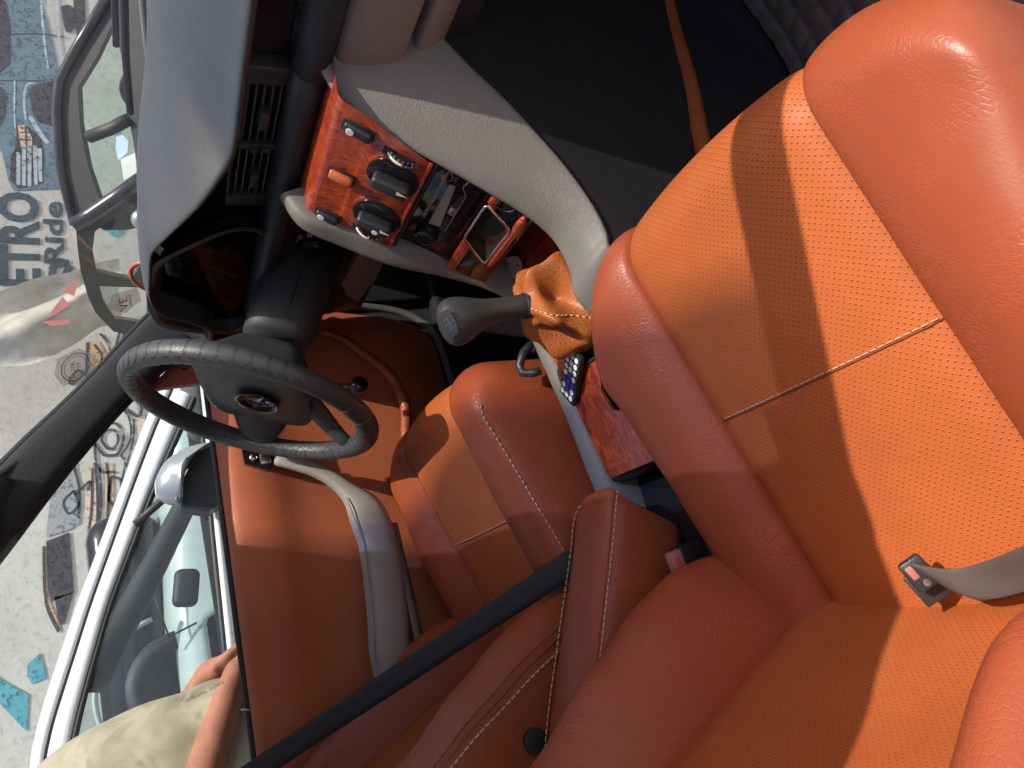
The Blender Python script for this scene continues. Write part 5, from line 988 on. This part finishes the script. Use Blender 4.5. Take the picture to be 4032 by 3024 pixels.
# ----------------------------------------------------------------- silver car alongside
wc = thing('silver_car', (0.2, 2.4, -0.28), 'silver car parked alongside, its white window frame and mirror beside the driver window', 'car')
slv = plain('silver_paint', (0.62, 0.63, 0.64), 0.28, 0.15, var=0.04, coat=0.7)
ro = cr([(0.8306,1.792,0.7915), (0.7184,1.815,0.8568), (0.5389,1.845,0.9419), (0.3505,1.877,1.032), (0.1796,1.906,1.115), (0.0545,1.925,1.171), (-0.0549,1.942,1.219), (-0.1446,1.954,1.254), (-0.2334,1.965,1.283)], 4)
rm_ = cr([(0.8055,1.782,0.76), (0.6829,1.806,0.8284), (0.5149,1.835,0.9115), (0.335,1.865,0.997), (0.1685,1.892,1.075), (0.0423,1.911,1.129), (-0.0675,1.927,1.176), (-0.1568,1.94,1.213), (-0.2459,1.95,1.242)], 4)
ri = cr([(0.7751,1.768,0.7205), (0.6509,1.793,0.7941), (0.4933,1.823,0.8781), (0.3175,1.854,0.9667), (0.1591,1.88,1.042), (0.0322,1.899,1.094), (-0.0786,1.914,1.138), (-0.169,1.926,1.172), (-0.2585,1.935,1.2)], 4)
gi = cr([(0.7537,1.757,0.6899), (0.628,1.782,0.7629), (0.4732,1.813,0.85), (0.2994,1.844,0.9392), (0.1484,1.871,1.015), (0.0239,1.889,1.066), (-0.0873,1.904,1.109), (-0.1784,1.915,1.141), (-0.2686,1.924,1.167)], 4)
ri = [a.lerp(b, 0.82) for a, b in zip(rm_, gi)]
for l in (ro, rm_, ri, gi): l += [l[-1]+V(-0.4, 0.03, 0.06), l[-1]+V(-1.0, 0.05, 0.08)]
inn = V(0, 0.05, -0.01)
MB().grid([[*([a+V(0, 1.0, 0.0), a+V(0, 0.7, 0.025)] if a.x < 0.0 else [a+V(0, 0.12, 0.008)]*2), a+V(0, 0.30, 0.02) if a.x < 0.0 else a+V(0, 0.12, 0.008), a+V(0, 0.12, 0.008), a+V(0, 0.02, 0.002), a.lerp(b, 0.35)+V(0, -0.006, 0), b+V(0, -0.002, 0), b+V(0, 0.02, 0)] for a, b in zip(ro, rm_)]).build('roof_side', slv, wc, sub=1)
MB().tube([p+V(0, 0.008, 0) for p in rm_], 0.005, 6).build('door_gap', 'rubber', wc)
MB().grid([[a+V(0, 0.02, 0), a.lerp(b, 0.12)+V(0, -0.006, 0), a.lerp(b, 0.6)+V(0, -0.010, 0), b+V(0, -0.004, 0), b+V(0, 0.03, 0)] for a, b in zip(rm_, ri)]).build('window_frame', slv, wc, sub=1)
MB().grid([[a+V(0, 0.004, 0), a.lerp(b, 0.5)+V(0, 0.0, 0), b+V(0, 0.006, 0), b+V(0, 0.05, 0)] for a, b in zip(ri, gi)]).build('window_rubber', 'rubber', wc)
bl_ = [V(x, 1.75, 0.668) for x in lin(0.95, -1.5, 12)]
MB().grid([[V(p.x, 1.765, p.z+0.030-0.05*p.x), V(p.x, 1.752, p.z+0.028-0.05*p.x), V(p.x, 1.738, p.z-0.012), V(p.x, 1.728, p.z-0.03), V(p.x, 1.70, p.z-0.14), V(p.x, 1.675, p.z-0.30), V(p.x, 1.69, p.z-0.55), V(p.x, 1.74, p.z-0.75)] for p in [V(x, 0, 0.66) for x in lin(2.4, -1.9, 14)]]).build('body_side', slv, wc, sub=1)
MB().tube([V(x, 1.735, 0.694-0.05*(x-0.17)) for x in lin(0.8, -1.5, 8)], 0.013, 8).build('chrome_strip', slv, wc); MB().tube([V(x, 1.752, 0.712-0.05*(x-0.17)) for x in lin(0.8, -1.5, 8)], 0.008, 8).build('belt_rubber', 'rubber', wc)
MB().grid([[p+V(0, 0.02, 0), V(p.x+0.0, 1.765, 0.66)] for p in gi]).build('side_pane', 'tint', wc)
q0, q1 = V((0.3758,1.839,0.9249)), V((0.4517,1.797,0.8055)); MB().tube([q0, q0.lerp(q1, 0.5), q1, q1+(q1-q0)*0.8], 0.013, 8).build('pane_divider', 'rubber', wc)
# mirror: silver shell over a black foot
m0 = V((0.4213,1.58,0.8227)); 
mp = [((0.4496,1.6,0.8563), 0.0), ((0.3986,1.6,0.8537), 0), ((0.3673,1.58,0.7965), 0), ((0.4399,1.56,0.7768), 0), ((0.5136,1.56,0.7355), 0), ((0.5347,1.56,0.6817), 0), ((0.5389,1.6,0.7578), 0), ((0.5019,1.6,0.8216), 0)]
mo_ = cr([V(*p) for p, _ in mp]+[V(*mp[0][0])], 4)[:-1]; mc = sum(mo_, V(0, 0, 0))/len(mo_)
MB().loft([[mc+(p-mc)*k+V(0, o, 0) for p in mo_] for k, o in ((0.80, 0.09), (1.0, 0.05), (1.0, 0.0), (0.93, -0.028), (0.70, -0.05), (0.35, -0.062))]).build('door_mirror', plain('mirror_silver', (0.34, 0.35, 0.36), 0.3, 0.5, coat=0.4), wc, sub=1)
mf = [V(*p) for p in ((0.3576,1.6,0.7924), (0.4487,1.6,0.7725), (0.523,1.6,0.7264), (0.5505,1.6,0.661), (0.4572,1.6,0.6542), (0.3486,1.6,0.6745), (0.3285,1.6,0.7204))]
MB().plate(mf, 0.10, (0, 1, 0)).build('mirror_foot', 'black', wc, auto=50)
MB().lathe((0.3762,1.555,0.8032), (0, -1, 0), [(0.006, -0.003), (0.006, 0.002), (0.003, 0.003)], 12).build('mirror_screw', 'steel', wc, auto=40)
MB().box(V((0.2483,2.98,0.7701)), (0.17, 0.09, 0.11), Matrix.Rotation(R_(12), 3, 'Y'), bevel=0.03, seg=3).build('far_mirror', 'rubber', wc)
# its far side: pillars, dash, wheel, seat
fy2 = 3.05
MB().tube([(0.8696,3.05,0.5715), (0.6477,3.05,0.7194), (0.3663,3,0.8954), (0.1499,2.95,1.04), (0.0195,2.9,1.139), (-0.0908,2.9,1.209)], [0.05, 0.055, 0.06, 0.065, 0.075, 0.10], 12).build('far_pillar', 'rubber', wc, sub=1)
MB().box((0.3, 3.06, 0.30), (3.2, 0.10, 0.72)).build('far_door', 'rubber', wc, smooth=False)
MB().box((1.15, 2.4, 0.52), (0.5, 1.2, 0.30), bevel=0.08, seg=3).build('dash_top', 'dash', wc)
wcn = V((0.4744,2.1,0.6947)); MB().tube([wcn+V(0.10*math.sin(a), 0.19*math.cos(a), 0.17*math.sin(a)) for a in [2*math.pi*k/36 for k in range(36)]], 0.016, 8, closed=True).build('wheel_rim', 'rubber', wc)
for p, s in (((-0.25, 2.05, 0.62), (0.18, 0.48, 0.62)), ((-0.25, 2.75, 0.62), (0.18, 0.48, 0.62)), ((0.05, 2.05, 0.34), (0.5, 0.48, 0.16))): MB().box(p, s, Matrix.Rotation(R_(-14), 3, 'Y'), bevel=0.06, seg=3).build('seat', plain('seat_cloth', (0.035, 0.038, 0.05), 0.8), wc)
for x_ in (1.55, -1.35):
    w_ = MB().lathe((x_, 1.80, 0.02), (0, -1, 0), [(0.17, -0.10), (0.29, -0.10), (0.30, -0.06), (0.30, 0.06), (0.28, 0.09), (0.18, 0.09), (0.17, 0.05), (0.02, 0.04)], 28).build('wheel', 'rubber', wc)
# pale green car further out, seen through the silver car
gc = thing('pale_green_car', (0.5, 4.8, -0.28), 'pale green car seen through the windows of the silver car', 'car')
mint = plain('mint_paint', (0.42, 0.46, 0.44), 0.25, 0.0, coat=0.6, var=0.05)
wq = V((-0.1616,4.4,0.878)); WX, WZ = wq.x, wq.z
rows = []
for x in lin(-1.6, 2.2, 60):
    top_ = 0.86-0.10*max(0, x-0.2)-0.25*max(0, x-1.9); arch = max(0, 0.40**2-(x-WX)**2)**0.5
    lowz = WZ+arch if arch else -0.05
    rows.append([V(x, 5.0, top_+0.06), V(x, 4.7, top_+0.03), V(x, 4.48, top_-0.03), V(x, 4.42, top_-0.14), V(x, 4.40, min(top_-0.2, 0.5*(top_-0.14+lowz))), V(x, 4.42, min(lowz, top_-0.22))])
MB().grid(rows).build('fender', mint, gc, sub=1)
MB().tube([V(WX+0.41*math.cos(a), 4.405, WZ+0.41*math.sin(a)) for a in lin(0.15, math.pi-0.15, 20)], 0.016, 6).build('arch_lip', mint, gc)
MB().tube([(0.4282,4.39,0.913), (0.28,4.39,0.892), (0.1167,4.39,0.8605)], 0.006, 6).build('door_gap', 'rubber', gc)
MB().tube([(0.0951,4.39,0.9839), (0.114,4.39,0.8608), (0.1574,4.39,0.6961)], 0.006, 6).build('crease', 'rubber', gc)
MB().lathe((WX, 4.60, WZ-0.05), (0, -1, 0), [(0.20, -0.1), (0.31, -0.1), (0.31, 0.09), (0.20, 0.10), (0.19, 0.06), (0.03, 0.05)], 28).build('wheel', 'rubber', gc)
MB().box((WX, 4.85, WZ), (0.9, 0.3, 0.8)).build('wheel_well', 'rubber', gc, smooth=False)
MB().box((0.3, 5.1, 1.05), (1.4, 0.9, 0.45), bevel=0.15, seg=3).build('cabin', 'gloss', gc)

# ----------------------------------------------------------------- the man beside the driver's door
pe = thing('person', (-0.36, 1.17, -0.28), 'person in a khaki shirt standing outside the driver window with forearms lowered', 'person')
skin = plain('skin', (0.30, 0.115, 0.068), 0.7, var=0.35, nscale=16, grain=0.0005, gscale=260)
bm_ = MB()
def ell(c, rx, ry, n=20): return [V(c[0]+rx*math.cos(t), c[1]+ry*math.sin(t), c[2]) for t in [2*math.pi*k/n for k in range(n)]]
# legs, neck and head
for sy in (-0.10, 0.10): bm_.tube([(-0.36, 1.17+sy, 0.62), (-0.34, 1.17+sy, 0.20), (-0.35, 1.17+sy, -0.20), (-0.33, 1.17+sy, -0.25)], [0.09, 0.065, 0.045, 0.045], 12); bm_.tube([(-0.40, 1.17+sy, -0.25), (-0.20, 1.17+sy, -0.255)], [0.045, 0.035], 10)
bm_.loft([ell((-0.36, 1.17, z), rx, ry) for z, rx, ry in ((0.50, 0.10, 0.15), (0.75, 0.11, 0.16), (1.00, 0.11, 0.17), (1.14, 0.09, 0.17), (1.20, 0.06, 0.08))])
bm_.tube([(-0.36, 1.17, 1.16), (-0.34, 1.17, 1.30)], 0.055, 12)
bm_.loft([ell((-0.32+o, 1.17, z), rx, ry) for z, rx, ry, o in ((1.27, 0.04, 0.035, 0.03), (1.30, 0.075, 0.055, 0.02), (1.36, 0.095, 0.070, 0.0), (1.43, 0.10, 0.077, 0), (1.49, 0.085, 0.068, 0), (1.52, 0.04, 0.03, 0))])
bm_.tube([(-0.225, 1.17, 1.41), (-0.205, 1.17, 1.375), (-0.225, 1.17, 1.365)], [0.012, 0.017, 0.012], 8)
for sy in (-0.078, 0.078): bm_.box((-0.325, 1.17+sy, 1.39), (0.03, 0.016, 0.055), bevel=0.006)
# arms and hands
def arm(sh, el, wr, hd, fdir, spread, thumb):
    sh, el, wr, hd = V(sh), V(el), V(wr), V(hd)
    bm_.tube([sh, sh.lerp(el, 0.5), el, el.lerp(wr, 0.25), el.lerp(wr, 0.7), wr, wr.lerp(hd, 0.5)], [0.058, 0.050, 0.044, 0.046, 0.035, 0.027, 0.028], 14)
    fd = V(fdir).normalized(); sp = V(spread).normalized(); nn = fd.cross(sp)
    for k, (o, l) in enumerate(((-0.032, 0.070), (-0.011, 0.080), (0.011, 0.076), (0.031, 0.060))):
        b = hd+sp*o; bm_.tube([wr.lerp(b, 0.25), b, b+fd*l*0.45-nn*0.004, b+fd*l*0.8-nn*0.016, b+fd*l*0.95-nn*0.028], [0.016, 0.0115, 0.010, 0.009, 0.007], 8)
    th = V(thumb).normalized(); b = wr.lerp(hd, 0.35)+sp*-0.02; bm_.tube([wr, b+th*0.015, b+th*0.04+fd*0.02, b+th*0.05+fd*0.045], [0.018, 0.014, 0.011, 0.008], 8)
arm((-0.40, 0.985, 1.10), (-0.42, 0.955, 0.90), (-0.1363,1,0.7531), (-0.1206,1.02,0.7016), (0.3, 0.25, -0.9), (0.5, 0.8, 0.1), (0.9, 0.1, 0.2))
arm((-0.38, 1.355, 1.10), (-0.30, 1.38, 0.92), (-0.1258,1.2,0.8021), (-0.1173,1.16,0.7509), (0.35, -0.2, -0.9), (0.6, -0.7, 0.1), (-0.5, -0.3, -0.7))
bod_ = bm_.build('body', skin, pe); rmd = bod_.modifiers.new('remesh', 'REMESH'); rmd.mode = 'VOXEL'; rmd.voxel_size = 0.009; rmd.use_smooth_shade = True
sm_ = bod_.modifiers.new('smooth', 'SMOOTH'); sm_.factor = 0.5; sm_.iterations = 3
khm, knt, kp_ = new_mat('khaki_cotton'); kv = coord(knt)
L(knt, ramp(knt, noise_n(knt, kv, 9, 5), [(0.3, (0.33, 0.29, 0.20)), (0.7, (0.42, 0.375, 0.27))]), kp_.inputs['Base Color']); kp_.inputs['Roughness'].default_value = 0.85
b_ = bump(knt, kp_, noise_n(knt, kv, 900, 2), 0.0006); bump(knt, kp_, noise_n(knt, kv, 11, 2, 0.45, 0.9), 0.014, 0.7, b_)
shm_ = MB(); NR = 40
tors = [(1.205, 0.075, 0.085, 0.0), (1.195, 0.10, 0.15, 0.0), (1.15, 0.135, 0.205, 0.0), (1.05, 0.165, 0.225, 0.012), (0.95, 0.178, 0.222, 0.018), (0.85, 0.182, 0.215, 0.02), (0.75, 0.184, 0.212, 0.02), (0.66, 0.186, 0.212, 0.02), (0.58, 0.188, 0.214, 0.02)]
tc_ = cr([V(a, b, c) for a, b, c, d in tors], 4); to = cr([V(d, 0, 0) for a, b, c, d in tors], 4); rings = []
for i, (p, o) in enumerate(zip(tc_, to)):
    z, rx, ry = p; ring_ = []
    for k in range(NR):
        a = 2*math.pi*k/NR; w_ = 0.018*noise.noise(V(math.cos(a)*2.2, math.sin(a)*2.2+z*3.0, z*9))+0.016*math.sin(z*26+3*math.sin(a*2))*(1 if z < 1.08 else 0.3)*noise.noise(V(math.cos(a), math.sin(a), z*3))*1.6
        ring_.append(V(-0.355+o.x+(rx+w_)*math.cos(a), 1.17+(ry+w_)*math.sin(a), z))
    rings.append(ring_)
shm_.loft(rings, caps=False).build('shirt', khm, pe, solid=0.004, sub=1)
for sh, el in (((-0.375, 1.00, 1.135), (-0.415, 0.955, 0.93)), ((-0.375, 1.345, 1.135), (-0.335, 1.385, 0.95))):
    sh, el = V(sh), V(el); sl_ = MB(); d = (el-sh).normalized(); u_ = d.cross(V(0, 1, 0)).normalized(); v_ = d.cross(u_)
    sl_.loft([[sh+(el-sh)*t+(u_*math.cos(a)+v_*math.sin(a))*(r+0.006*noise.noise(V(math.cos(a)*2, math.sin(a)*2, t*9))) for a in [2*math.pi*k/20 for k in range(20)]] for t, r in ((-0.12, 0.045), (0.0, 0.082), (0.25, 0.084), (0.5, 0.080), (0.75, 0.079), (0.95, 0.080))], caps=False)
    sl_.build('sleeve', khm, pe, solid=0.004, sub=1)
for sy in (-0.10, 0.10):
    tr_ = MB(); tr_.loft([ell((-0.355, 1.17+sy, z), r, r*0.95) for z, r in ((0.66, 0.115), (0.45, 0.105), (0.2, 0.088), (-0.05, 0.078), (-0.22, 0.08))], caps=False); tr_.build('trouser_leg', khm, pe, solid=0.004, sub=1)
hr = MB().loft([ell((-0.335, 1.17, z), rx, ry) for z, rx, ry in ((1.40, 0.098, 0.080), (1.45, 0.106, 0.084), (1.50, 0.094, 0.076), (1.535, 0.05, 0.04))]); hr.build('hair', plain('hair', (0.02, 0.018, 0.016), 0.6), pe, sub=1)
